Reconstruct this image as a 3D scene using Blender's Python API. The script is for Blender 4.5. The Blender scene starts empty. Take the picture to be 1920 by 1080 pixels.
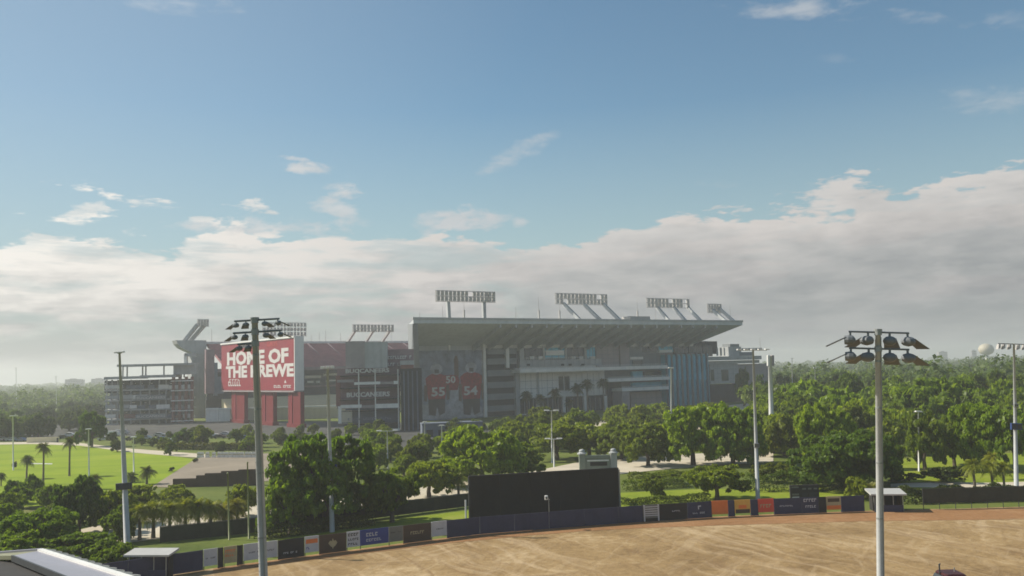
import bpy, math, random
import numpy as np
from mathutils import Vector, Matrix
R = math.radians
S = bpy.context.scene
COL = S.collection
rnd = random.Random(7)

# ------------------------------------------------------------------ camera
CAM = Vector((0.0, 0.0, 22.0))
FPX = 1663.0                      # focal length in pixels of a 1920 wide frame
PITCH, ROLL = R(5.19), R(1.55)
Fw = Vector((0, math.cos(PITCH), math.sin(PITCH)))
R0 = Vector((1, 0, 0)); U0 = Vector((0, -math.sin(PITCH), math.cos(PITCH)))
Ri = R0 * math.cos(ROLL) - U0 * math.sin(ROLL)
Up = U0 * math.cos(ROLL) + R0 * math.sin(ROLL)
cd = bpy.data.cameras.new('camera')
cd.sensor_width = 36.0; cd.lens = 36.0 * FPX / 1920.0
cd.clip_start = 0.5; cd.clip_end = 20000
co = bpy.data.objects.new('camera', cd); COL.objects.link(co)
M4 = Matrix((Ri, Up, -Fw)).transposed().to_4x4(); M4.translation = CAM
co.matrix_world = M4
S.camera = co

# ------------------------------------------------------------------ light, exposure
SUN_AZ, SUN_EL = -74.0, 37.0      # degrees left of the view axis, degrees up
sdir = Vector((math.sin(R(SUN_AZ)) * math.cos(R(SUN_EL)), math.cos(R(SUN_AZ)) * math.cos(R(SUN_EL)), math.sin(R(SUN_EL))))
sl = bpy.data.lights.new('sun', 'SUN'); sl.energy = 5.0; sl.angle = R(0.6); sl.color = (1.0, 0.93, 0.80)
so = bpy.data.objects.new('sun', sl); COL.objects.link(so)
so.rotation_euler = sdir.to_track_quat('Z', 'Y').to_euler()
S.view_settings.view_transform = 'Standard'; S.view_settings.look = 'None'
S.view_settings.gamma = 1.0; S.view_settings.use_curve_mapping = False
S.view_settings.exposure = 0.40
S.render.engine = 'CYCLES'
S.cycles.use_denoising = True
S.cycles.max_bounces = 6; S.cycles.diffuse_bounces = 3; S.cycles.volume_bounces = 1
S.cycles.transparent_max_bounces = 12
S.cycles.filter_width = 1.7
SKY_STRENGTH = 0.085
HAZE_DENSITY = 0.00032

def ray(px, py): return (Fw * FPX + Ri * (px - 960.0) - Up * (py - 540.0)).normalized()
def G(px, py, z=0.0):
    d = ray(px, py); t = (z - CAM.z) / d.z
    return CAM + d * t
def P(px, py, depth):             # point on the pixel's ray at a given forward distance
    d = ray(px, py); return CAM + d * (depth / d.y)
def azel(px, py):
    d = ray(px, py); return math.atan2(d.x, d.y), math.asin(d.z)
def hor(px): return 717.0 - 0.02706 * px
def base_depth(px, py): return G(px, py).y

# ------------------------------------------------------------------ node helper
class NT:
    def __init__(s, tree): s.t = tree; s.n = tree.nodes; s.l = tree.links
    def node(s, typ, **kw):
        n = s.n.new(typ)
        for k, v in kw.items(): setattr(n, k, v)
        return n
    def set(s, sock, v):
        if isinstance(v, bpy.types.NodeSocket): s.l.new(v, sock)
        elif v is not None:
            try: sock.default_value = v
            except Exception: sock.default_value = tuple(v) + (1.0,)
    def m(s, op, a, b=None, c=None, clamp=False):
        n = s.node('ShaderNodeMath', operation=op, use_clamp=clamp)
        s.set(n.inputs[0], a); s.set(n.inputs[1], b); s.set(n.inputs[2], c)
        return n.outputs[0]
    def vm(s, op, a, b=None):
        n = s.node('ShaderNodeVectorMath', operation=op)
        s.set(n.inputs[0], a); s.set(n.inputs[1], b)
        return n.outputs['Value'] if op == 'DOT_PRODUCT' else n.outputs[0]
    def mapr(s, v, a, b, c=0.0, d=1.0, smooth=False):
        n = s.node('ShaderNodeMapRange'); n.clamp = True
        if smooth: n.interpolation_type = 'SMOOTHSTEP'
        s.set(n.inputs[0], v)
        for i, q in enumerate((a, b, c, d)): s.set(n.inputs[1 + i], q)
        return n.outputs[0]
    def mix(s, f, a, b, blend='MIX'):
        n = s.node('ShaderNodeMix', data_type='RGBA', blend_type=blend)
        s.set(n.inputs['Factor'], f); s.set(n.inputs[6], a); s.set(n.inputs[7], b)
        return n.outputs[2]
    def noise(s, vec, scale, detail=4.0, rough=0.55, dist=0.0):
        n = s.node('ShaderNodeTexNoise'); s.set(n.inputs['Vector'], vec)
        n.inputs['Scale'].default_value = scale; n.inputs['Detail'].default_value = detail
        n.inputs['Roughness'].default_value = rough; n.inputs['Distortion'].default_value = dist
        return n.outputs[0]
    def mapping(s, vec, scale=(1, 1, 1), loc=(0, 0, 0), rot=(0, 0, 0)):
        n = s.node('ShaderNodeMapping'); s.set(n.inputs[0], vec)
        n.inputs['Scale'].default_value = scale; n.inputs['Location'].default_value = loc; n.inputs['Rotation'].default_value = rot
        return n.outputs[0]

# ------------------------------------------------------------------ sky
def make_world():
    w = bpy.data.worlds.new('World'); S.world = w; w.use_nodes = True
    t = NT(w.node_tree); t.n.clear()
    out = t.node('ShaderNodeOutputWorld'); bg = t.node('ShaderNodeBackground')
    t.l.new(bg.outputs[0], out.inputs[0]); bg.inputs[1].default_value = SKY_STRENGTH
    sky = t.node('ShaderNodeTexSky', sky_type='NISHITA'); sky.sun_disc = False
    sky.sun_elevation = R(SUN_EL); sky.sun_rotation = R(SUN_AZ)
    sky.air_density = 1.0; sky.dust_density = 0.3; sky.ozone_density = 1.0; sky.altitude = 0
    tc = t.node('ShaderNodeTexCoord'); D = tc.outputs['Generated']
    sep = t.node('ShaderNodeSeparateXYZ'); t.l.new(D, sep.inputs[0])
    X, Y, Z = sep.outputs
    el = t.m('MULTIPLY', t.m('ARCSINE', Z), 1663.0)
    az = t.m('MULTIPLY', t.m('ARCTAN2', X, Y), 1663.0)
    sun = t.vm('DOT_PRODUCT', D, tuple(sdir))
    sunny = t.mapr(sun, 0.35, 0.95)
    K = 1.0 / SKY_STRENGTH
    def c(r, g, b): return (r * K, g * K, b * K, 1)
    # overall high thin veil over the clear blue
    base = t.mix(t.mapr(el, 130, 480, SKY_VEIL_LOW, SKY_VEIL_HIGH), sky.outputs[0], c(*SKY_VEIL_COL))
    hs = t.node('ShaderNodeHueSaturation'); hs.inputs['Saturation'].default_value = SKY_SAT; hs.inputs['Value'].default_value = SKY_VAL
    t.l.new(base, hs.inputs['Color']); base = t.mix(1.0, hs.outputs[0], (0.93, 1.05, 0.98, 1), 'MULTIPLY')
    base = t.mix(t.mapr(sun, 0.40, 0.95, 0.0, 0.55), base, c(0.30, 0.355, 0.40))
    # cloud bank ringing the horizon
    st = t.mapping(D, scale=(1, 1, 3.2))
    low = t.noise(t.mapping(D, scale=(1, 1, 0.3)), 3.1, 2, 0.5)
    n1 = t.noise(st, 7.5, 8, 0.60, 0.25)
    n2 = t.noise(t.mapping(D, scale=(1, 1, 4.5), loc=(3, 1, 7)), 16.0, 6, 0.62, 0.3)
    n3 = t.noise(t.mapping(D, scale=(1, 1, 7.0), loc=(1, 5, 2)), 6.0, 6, 0.6, 0.2)
    def billow(vec, sc):
        v = t.node('ShaderNodeTexVoronoi', feature='F1'); t.set(v.inputs['Vector'], vec); v.inputs['Scale'].default_value = sc; v.inputs['Detail'].default_value = 2.0; v.inputs['Roughness'].default_value = 0.55; v.normalize = True
        return t.m('SUBTRACT', 1.0, v.outputs['Distance'])
    wv = t.node('ShaderNodeTexNoise'); t.l.new(st, wv.inputs['Vector']); wv.inputs['Scale'].default_value = 9.0; wv.inputs['Detail'].default_value = 4
    stw = t.vm('ADD', st, t.vm('MULTIPLY', wv.outputs['Color'], (0.10, 0.10, 0.10)))
    b1 = billow(stw, 15.0)
    b2 = billow(t.vm('ADD', stw, (-0.016, 0.004, 0.034)), 15.0)
    relief = t.m('MULTIPLY_ADD', t.m('SUBTRACT', b1, b2), 3.2, 0.45, clamp=True)
    top = t.m('ADD', 262.0, t.m('MULTIPLY', t.m('SUBTRACT', low, 0.5), 90.0))
    top = t.m('ADD', top, t.mapr(az, 150, 850, 0, 42))
    h = t.m('DIVIDE', t.m('SUBTRACT', top, el), 42.0)
    h = t.m('ADD', h, t.m('MULTIPLY', t.m('SUBTRACT', n1, 0.5), 6.5))
    h = t.m('ADD', h, t.m('MULTIPLY', t.m('SUBTRACT', n2, 0.5), 2.2))
    h = t.m('ADD', h, t.m('MULTIPLY', t.m('SUBTRACT', b1, 0.72), 5.0))
    solid = t.mapr(h, -0.1, 0.42, smooth=True)
    # gaps: bluish grey breaks in the left part, none on the right
    right = t.mapr(az, -180, 60)
    gap = t.mapr(t.m('ADD', t.m('MULTIPLY', n3, 0.75), t.m('MULTIPLY', n2, 0.25)), 0.40, 0.56, 0.55, 1.0, True)
    gap = t.m('MAXIMUM', gap, t.m('MULTIPLY', right, 0.92))
    dens = t.m('MULTIPLY', solid, gap)
    # brightness of the cloud: puffs, brighter near the sun and along the upper rim
    puff = t.m('ADD', t.m('MULTIPLY', n1, 0.6), t.m('MULTIPLY', n2, 0.4))
    puff = t.mapr(puff, 0.40, 0.60, 0, 1, True)
    puff = t.m('ADD', t.m('MULTIPLY', puff, 0.45), t.m('MULTIPLY', relief, 0.55))
    rim = t.mapr(h, 0.6, 3.2, 1.3, 0.0)
    lit = t.m('ADD', t.m('MULTIPLY', puff, t.mapr(right, 0, 1, 0.8, 0.5)), t.m('MULTIPLY', rim, 0.5), clamp=True)
    lit = t.m('ADD', lit, t.m('MULTIPLY', t.m('SUBTRACT', n3, 0.47), t.mapr(right, 0, 1, 2.2, 0.5)), clamp=True)
    dark = t.mix(sunny, c(*CL_DARK_R), c(*CL_DARK_L))
    brite = t.mix(sunny, c(*CL_BRI_R), c(*CL_BRI_L))
    ccol = t.mix(lit, dark, brite)
    # milky air low down
    milk = t.mapr(el, 10, 130, 0.7, 0.0)
    ccol = t.mix(milk, ccol, t.mix(sunny, c(*MILK_R), c(*MILK_L)))
    dens = t.m('MAXIMUM', dens, t.mapr(el, 40, 170, 0.95, 0.0))
    col = t.mix(dens, base, ccol)
    # wisps: (pixel x, pixel y, half length, half width, tilt deg, strength)
    wn = t.noise(t.mapping(D, scale=(1, 1, 2.0), loc=(9, 2, 4)), 15.0, 7, 0.62, 0.6)
    wf = t.noise(t.mapping(D, scale=(1, 1, 3.0), loc=(2, 8, 1)), 34.0, 5, 0.6, 0.4)
    wm = t.m('ADD', t.m('MULTIPLY', wn, 0.6), t.m('MULTIPLY', wf, 0.4))
    total = None
    for (px, py, a, b, tilt, stren, thr) in WISPS:
        A, E = azel(px, py); A *= 1663; E *= 1663
        ca, sa = math.cos(R(tilt)), math.sin(R(tilt))
        dx = t.m('SUBTRACT', az, A); dy = t.m('SUBTRACT', el, E)
        u = t.m('DIVIDE', t.m('ADD', t.m('MULTIPLY', dx, ca), t.m('MULTIPLY', dy, sa)), a)
        v = t.m('DIVIDE', t.m('SUBTRACT', t.m('MULTIPLY', dy, ca), t.m('MULTIPLY', dx, sa)), b)
        r2 = t.m('ADD', t.m('MULTIPLY', u, u), t.m('MULTIPLY', v, v))
        g = t.m('SUBTRACT', t.m('MULTIPLY_ADD', wm, 5.0, 0.78 - 2.5 + (1.05 - thr)), t.m('MULTIPLY', r2, 1.0))
        g = t.m('MULTIPLY', t.mapr(g, 0.0, 0.9 if stren > .65 else 1.5, 0, 1, True), stren)
        total = g if total is None else t.m('MAXIMUM', total, g)
    # the same thin wisps go on over the rest of the sky
    far = t.mapr(t.m('ADD', t.m('MULTIPLY', n3, 0.6), t.m('MULTIPLY', wn, 0.4)), 0.60, 0.78, 0, 0.35, True)
    far = t.m('MULTIPLY', far, t.mapr(el, 650, 1000))
    total = t.m('MAXIMUM', total, far)
    wcol = t.mix(sunny, c(0.46, 0.47, 0.48), c(0.72, 0.70, 0.66)); wcol = t.mix(t.m('MULTIPLY', t.m('SUBTRACT', 1.0, relief), 0.5), wcol, c(0.40, 0.41, 0.42))
    col = t.mix(total, col, wcol)
    # below the horizon: dull ground colour
    col = t.mix(t.mapr(el, -25, -5), c(0.10, 0.11, 0.08), col)
    t.l.new(col, bg.inputs[0])
SKY_VEIL_LOW, SKY_VEIL_HIGH, SKY_VEIL_COL = 0.70, 0.04, (0.36, 0.385, 0.40)
SKY_SAT, SKY_VAL = 1.10, 0.97
CL_DARK_R, CL_DARK_L = (0.215, 0.222, 0.232), (0.43, 0.435, 0.425)
CL_BRI_R, CL_BRI_L = (0.50, 0.475, 0.455), (0.92, 0.89, 0.82)
MILK_R, MILK_L = (0.24, 0.25, 0.26), (0.52, 0.51, 0.455)
WISPS = [(555, 298, 34, 7, -6, 0.7, 1.1), (975, 416, 24, 12, 0, 0.7, 1.05), (350, 585, 55, 26, 0, 0.5, 1.0), (975, 282, 95, 24, 27, 0.6, 1.1), (575, 316, 60, 17, -4, 0.85, 1.02), (642, 354, 58, 23, -6, 0.9, 1.02),
         (845, 412, 130, 30, 2, 0.85, 1.05), (625, 390, 70, 24, -12, 0.75, 1.05), (1540, 16, 190, 24, -6, 0.6, 1.1), (1720, 30, 130, 16, -20, 0.45, 1.1),
         (1850, 185, 120, 28, -4, 0.42, 1.1), (1900, 40, 60, 30, -10, 0.4, 1.1), (1345, 345, 60, 12, -4, 0.3, 1.35), (1545, 358, 60, 14, -10, 0.5, 1.25),
         (1570, 110, 60, 12, -10, 0.15, 1.3), (520, 425, 220, 26, 3, 0.8, 1.1), (330, 10, 180, 20, 2, 0.4, 1.25)]
make_world()
S.world.cycles.sampling_method = 'MANUAL'; S.world.cycles.sample_map_resolution = 256

# ------------------------------------------------------------------ materials
MATS = {}
def mat(name, col, rough=0.8, var=0.12, scale=0.6, metal=0.0, spec=0.3, bump=0.0, stain=0.0):
    """plain surface with patchy wear: colour noise at two scales, rain streaks when stain > 0"""
    if name in MATS: return MATS[name]
    m = bpy.data.materials.new(name); m.use_nodes = True; t = NT(m.node_tree); b = t.n['Principled BSDF']
    geo = t.node('ShaderNodeNewGeometry'); pos = geo.outputs['Position']
    n = t.noise(pos, scale, 5, 0.6); n2 = t.noise(pos, scale * 7, 3, 0.6)
    f = t.m('ADD', t.m('MULTIPLY', n, 0.65), t.m('MULTIPLY', n2, 0.35))
    lo = tuple(x * (1 - var * 2) for x in col); hi = tuple(min(1, x * (1 + var * 1.6)) for x in col)
    c = t.mix(t.mapr(f, 0.3, 0.7), lo + (1,), hi + (1,))
    if stain:
        s = t.noise(t.mapping(pos, scale=(1, 1, 0.06)), 0.55, 5, 0.65)
        c = t.mix(t.mapr(s, 0.48, 0.72, 0, stain), c, tuple(x * 0.45 for x in col) + (1,))
    t.l.new(c, b.inputs['Base Color']); b.inputs['Roughness'].default_value = rough; b.inputs['Metallic'].default_value = metal
    b.inputs['Specular IOR Level'].default_value = spec
    if bump:
        bn = t.node('ShaderNodeBump'); bn.inputs['Strength'].default_value = bump; bn.inputs['Distance'].default_value = 0.1
        t.l.new(n2, bn.inputs['Height']); t.l.new(bn.outputs[0], b.inputs['Normal'])
    MATS[name] = m; return m

def leaf_mat(name, lo, hi, trans=0.35):
    m = bpy.data.materials.new(name); m.use_nodes = True; t = NT(m.node_tree); t.n.clear()
    out = t.node('ShaderNodeOutputMaterial')
    geo = t.node('ShaderNodeNewGeometry'); oi = t.node('ShaderNodeObjectInfo')
    n = t.noise(geo.outputs['Position'], 0.35, 3, 0.6)
    f = t.m('ADD', t.m('MULTIPLY', n, 0.6), t.m('MULTIPLY', geo.outputs['Random Per Island'], 0.4))
    c = t.mix(t.mapr(f, 0.25, 0.75), lo + (1,), hi + (1,))
    c = t.mix(1.0, c, oi.outputs['Color'], 'MULTIPLY')
    d = t.node('ShaderNodeBsdfDiffuse'); tr = t.node('ShaderNodeBsdfTranslucent'); g = t.node('ShaderNodeBsdfGlossy')
    g.inputs['Roughness'].default_value = 0.45; g.inputs['Color'].default_value = (0.8, 0.8, 0.8, 1)
    t.l.new(c, d.inputs[0])
    t.l.new(t.mix(1.0, c, (1.25, 1.2, 0.5, 1), 'MULTIPLY'), tr.inputs[0])
    mx = t.node('ShaderNodeMixShader'); mx.inputs[0].default_value = trans
    t.l.new(d.outputs[0], mx.inputs[1]); t.l.new(tr.outputs[0], mx.inputs[2])
    m2 = t.node('ShaderNodeMixShader'); m2.inputs[0].default_value = 0.015
    t.l.new(mx.outputs[0], m2.inputs[1]); t.l.new(g.outputs[0], m2.inputs[2])
    t.l.new(m2.outputs[0], out.inputs[0])
    MATS[name] = m; return m

def glass_mat(name, col, rough=0.12):
    m = mat(name, col, rough, 0.15, 0.2, 0.0, 0.8); return m

mat('concrete', (0.40, 0.41, 0.41), 0.85, 0.10, 0.12, stain=0.35)
mat('soffit_concrete', (0.52, 0.55, 0.56), 0.85, 0.07, 0.08, stain=0.25)
mat('pale_wall', (0.72, 0.71, 0.68), 0.8, 0.07, 0.15, stain=0.25)
mat('mauve_wall', (0.34, 0.30, 0.30), 0.8, 0.08, 0.15, stain=0.25)
mat('grey_wall', (0.22, 0.235, 0.245), 0.8, 0.1, 0.2, stain=0.2)
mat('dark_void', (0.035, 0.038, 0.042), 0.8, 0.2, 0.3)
mat('slab_white', (0.74, 0.73, 0.70), 0.7, 0.06, 0.2, stain=0.2)
mat('beige_wall', (0.52, 0.47, 0.36), 0.8, 0.06, 0.2, stain=0.2)
mat('cream_wall', (0.66, 0.58, 0.42), 0.8, 0.06, 0.2)
glass_mat('glass_dark', (0.03, 0.04, 0.05)); glass_mat('glass_blue', (0.08, 0.44, 0.62), 0.3); glass_mat('glass_teal', (0.08, 0.38, 0.50), 0.3)
glass_mat('lamp_glass', (0.45, 0.47, 0.48), 0.2)
mat('steel', (0.30, 0.31, 0.30), 0.45, 0.06, 1.2, 0.4, 0.5, stain=0.2)
mat('pole_concrete', (0.42, 0.43, 0.43), 0.6, 0.08, 0.9, 0.0, 0.4, stain=0.3)
mat('dark_metal', (0.05, 0.055, 0.06), 0.5, 0.12, 2.0, 0.2)
mat('rack_metal', (0.42, 0.40, 0.38), 0.6, 0.12, 2.0, 0.1)
mat('white_metal', (0.62, 0.62, 0.60), 0.4, 0.05, 1.5)
mat('seat_red', (0.36, 0.16, 0.175), 0.7, 0.15, 0.25)
mat('deck_mauve', (0.26, 0.18, 0.195), 0.8, 0.15, 0.25)
mat('brick_red', (0.22, 0.10, 0.085), 0.85, 0.15, 0.4, stain=0.2)
mat('board_red', (0.26, 0.030, 0.045), 0.5, 0.10, 0.12)
mat('leg_red', (0.17, 0.018, 0.022), 0.5, 0.10, 0.3, stain=0.2)
mat('print_white', (0.58, 0.56, 0.54), 0.7, 0.06, 0.6)
mat('print_grey', (0.21, 0.23, 0.29), 0.7, 0.36, 0.28)
mat('print_smoke', (0.36, 0.365, 0.40), 0.7, 0.36, 0.35)
mat('print_red', (0.30, 0.03, 0.035), 0.7, 0.38, 0.9)
mat('print_dark', (0.05, 0.045, 0.05), 0.7, 0.2, 0.5)
mat('print_skin', (0.13, 0.08, 0.06), 0.7, 0.2, 0.5)
mat('tank_cream', (0.48, 0.43, 0.33), 0.5, 0.05, 0.05)
mat('blue_grey_wall', (0.13, 0.155, 0.20), 0.8, 0.12, 0.2, stain=0.2)
mat('navy_pad', (0.040, 0.042, 0.085), 0.75, 0.12, 0.8, stain=0.3)
mat('charcoal_pad', (0.030, 0.028, 0.028), 0.8, 0.14, 0.8, stain=0.3)
mat('batter_eye_black', (0.020, 0.020, 0.018), 0.9, 0.12, 0.5, stain=0.3)
mat('ad_white', (0.50, 0.50, 0.52), 0.6, 0.05, 1.0, stain=0.15)
mat('ad_grey', (0.16, 0.16, 0.14), 0.6, 0.08, 1.0)
mat('ad_orange', (0.72, 0.19, 0.04), 0.6, 0.06, 1.0)
mat('ad_red', (0.62, 0.08, 0.045), 0.6, 0.06, 1.0)
mat('ad_yellow', (0.66, 0.38, 0.07), 0.6, 0.06, 1.0)
mat('ad_blue', (0.03, 0.05, 0.22), 0.6, 0.08, 1.0)
mat('lamp_grey', (0.17, 0.18, 0.19), 0.5, 0.05, 2.0); mat('hood_grey', (0.12, 0.14, 0.165), 0.5, 0.05, 2.0)
mat('ad_brown', (0.07, 0.045, 0.03), 0.6, 0.08, 1.0)
mat('ad_beige', (0.40, 0.34, 0.20), 0.6, 0.08, 1.0)
mat('sign_blue', (0.03, 0.06, 0.18), 0.5, 0.08, 1.0)
mat('windscreen', (0.040, 0.044, 0.030), 0.9, 0.18, 0.6, stain=0.2)
mat('green_pole', (0.22, 0.24, 0.10), 0.5, 0.08, 1.0)
mat('bark', (0.10, 0.08, 0.06), 0.9, 0.2, 1.5, bump=0.4)
mat('palm_bark', (0.16, 0.13, 0.10), 0.9, 0.2, 2.0, bump=0.4)
mat('roof_metal', (0.33, 0.32, 0.36), 0.4, 0.05, 0.6, 0.3, 0.5)
mat('roof_cap', (0.75, 0.74, 0.70), 0.4, 0.05, 0.8)
mat('roof_side', (0.24, 0.24, 0.15), 0.6, 0.1, 0.8)
mat('shelter_roof', (0.44, 0.43, 0.41), 0.5, 0.05, 0.8)
mat('tractor_red', (0.055, 0.012, 0.014), 0.45, 0.1, 1.5)
mat('rubber', (0.02, 0.02, 0.02), 0.9)
mat('step_brown', (0.085, 0.058, 0.042), 0.85, 0.12, 0.5, stain=0.3)
mat('far_tower', (0.28, 0.27, 0.30), 0.8, 0.05, 0.05)
mat('stone_green', (0.20, 0.23, 0.19), 0.8, 0.1, 0.4)
for n_, c_ in (('car_white', (0.7, 0.7, 0.68)), ('car_black', (0.03, 0.03, 0.035)), ('car_silver', (0.4, 0.41, 0.42)), ('car_red', (0.25, 0.03, 0.03)), ('car_blue', (0.05, 0.09, 0.2))):
    mat(n_, c_, 0.3, 0.03, 0.5, 0.0, 0.6)
leaf_mat('leaf_oak', (0.076, 0.132, 0.012), (0.185, 0.270, 0.026), 0.55)
leaf_mat('leaf_far', (0.056, 0.100, 0.022), (0.130, 0.185, 0.038), 0.5)
leaf_mat('leaf_palm', (0.08, 0.11, 0.015), (0.18, 0.21, 0.04), 0.42)
leaf_mat('leaf_hedge', (0.07, 0.11, 0.010), (0.16, 0.21, 0.02), 0.4)

def ground_mat(name, cols, scale, streak=None, rough=0.95, bump=0.3):
    m = bpy.data.materials.new(name); m.use_nodes = True; t = NT(m.node_tree); b = t.n['Principled BSDF']
    pos = t.node('ShaderNodeNewGeometry').outputs['Position']
    n = t.noise(pos, scale, 6, 0.62, 0.4); n2 = t.noise(pos, scale * 9, 4, 0.65); n3 = t.noise(pos, scale * 0.18, 3, 0.5)
    f = t.m('ADD', t.m('MULTIPLY', n, 0.5), t.m('ADD', t.m('MULTIPLY', n2, 0.25), t.m('MULTIPLY', n3, 0.25)))
    c = t.mix(t.mapr(f, 0.38, 0.51), cols[0] + (1,), cols[1] + (1,))
    c = t.mix(t.mapr(f, 0.52, 0.62), c, cols[2] + (1,))
    if streak:
        for (rot, sc, lo, col, amt) in streak:
            wn = t.node('ShaderNodeTexNoise'); t.l.new(pos, wn.inputs['Vector']); wn.inputs['Scale'].default_value = 0.09; wn.inputs['Detail'].default_value = 4
            wp = t.vm('ADD', pos, t.vm('MULTIPLY', wn.outputs['Color'], (6.0, 6.0, 0.0)))
            v = t.mapping(wp, rot=(0, 0, R(rot)), scale=(1 / sc[0], 1 / sc[1], 1)); v.node.vector_type = 'TEXTURE'
            s = t.noise(v, 1.0, 5, 0.6, 0.8)
            c = t.mix(t.mapr(s, lo, lo + 0.14, 0, amt), c, col + (1,))
    t.l.new(c, b.inputs['Base Color']); b.inputs['Roughness'].default_value = rough; b.inputs['Specular IOR Level'].default_value = 0.1
    bn = t.node('ShaderNodeBump'); bn.inputs['Strength'].default_value = bump; bn.inputs['Distance'].default_value = 0.3
    t.l.new(n2, bn.inputs['Height']); t.l.new(bn.outputs[0], b.inputs['Normal'])
    MATS[name] = m; return m
ground_mat('rough_grass', ((0.07, 0.10, 0.02), (0.12, 0.15, 0.03), (0.17, 0.16, 0.06)), 0.08)
ground_mat('lawn_lime', ((0.17, 0.24, 0.008), (0.21, 0.285, 0.010), (0.25, 0.30, 0.02)), 0.05, [(14, (0.004, 0.10, 1), 0.48, (0.15, 0.22, 0.010), 0.6), (60, (0.03, 0.03, 1), 0.55, (0.26, 0.30, 0.04), 0.5)], bump=0.1)
ground_mat('lawn_bright', ((0.12, 0.17, 0.012), (0.20, 0.25, 0.02), (0.25, 0.27, 0.05)), 0.15)
ground_mat('dirt', ((0.19, 0.122, 0.056), (0.31, 0.21, 0.10), (0.47, 0.35, 0.205)), 0.10,
           [(118, (0.03, 0.42, 1), 0.51, (0.50, 0.375, 0.235), 0.5), (112, (0.035, 0.7, 1), 0.53, (0.19, 0.115, 0.055), 0.5), (62, (0.04, 0.45, 1), 0.54, (0.49, 0.37, 0.23), 0.42),
            (68, (0.05, 0.8, 1), 0.57, (0.20, 0.125, 0.06), 0.4), (4, (0.03, 0.16, 1), 0.54, (0.21, 0.135, 0.07), 0.55)], bump=0.5)
ground_mat('track_dirt', ((0.22, 0.115, 0.050), (0.29, 0.155, 0.072), (0.36, 0.215, 0.11)), 0.12, [(5, (0.03, 0.4, 1), 0.55, (0.36, 0.24, 0.13), 0.5)], bump=0.4)
ground_mat('road_concrete', ((0.44, 0.39, 0.30), (0.52, 0.46, 0.36), (0.58, 0.52, 0.42)), 0.1, bump=0.1)
ground_mat('lot_tan', ((0.21, 0.18, 0.14), (0.26, 0.22, 0.17), (0.31, 0.26, 0.20)), 0.07, bump=0.1)
ground_mat('asphalt', ((0.06, 0.06, 0.06), (0.08, 0.08, 0.075), (0.10, 0.10, 0.09)), 0.08, bump=0.1)

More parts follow.
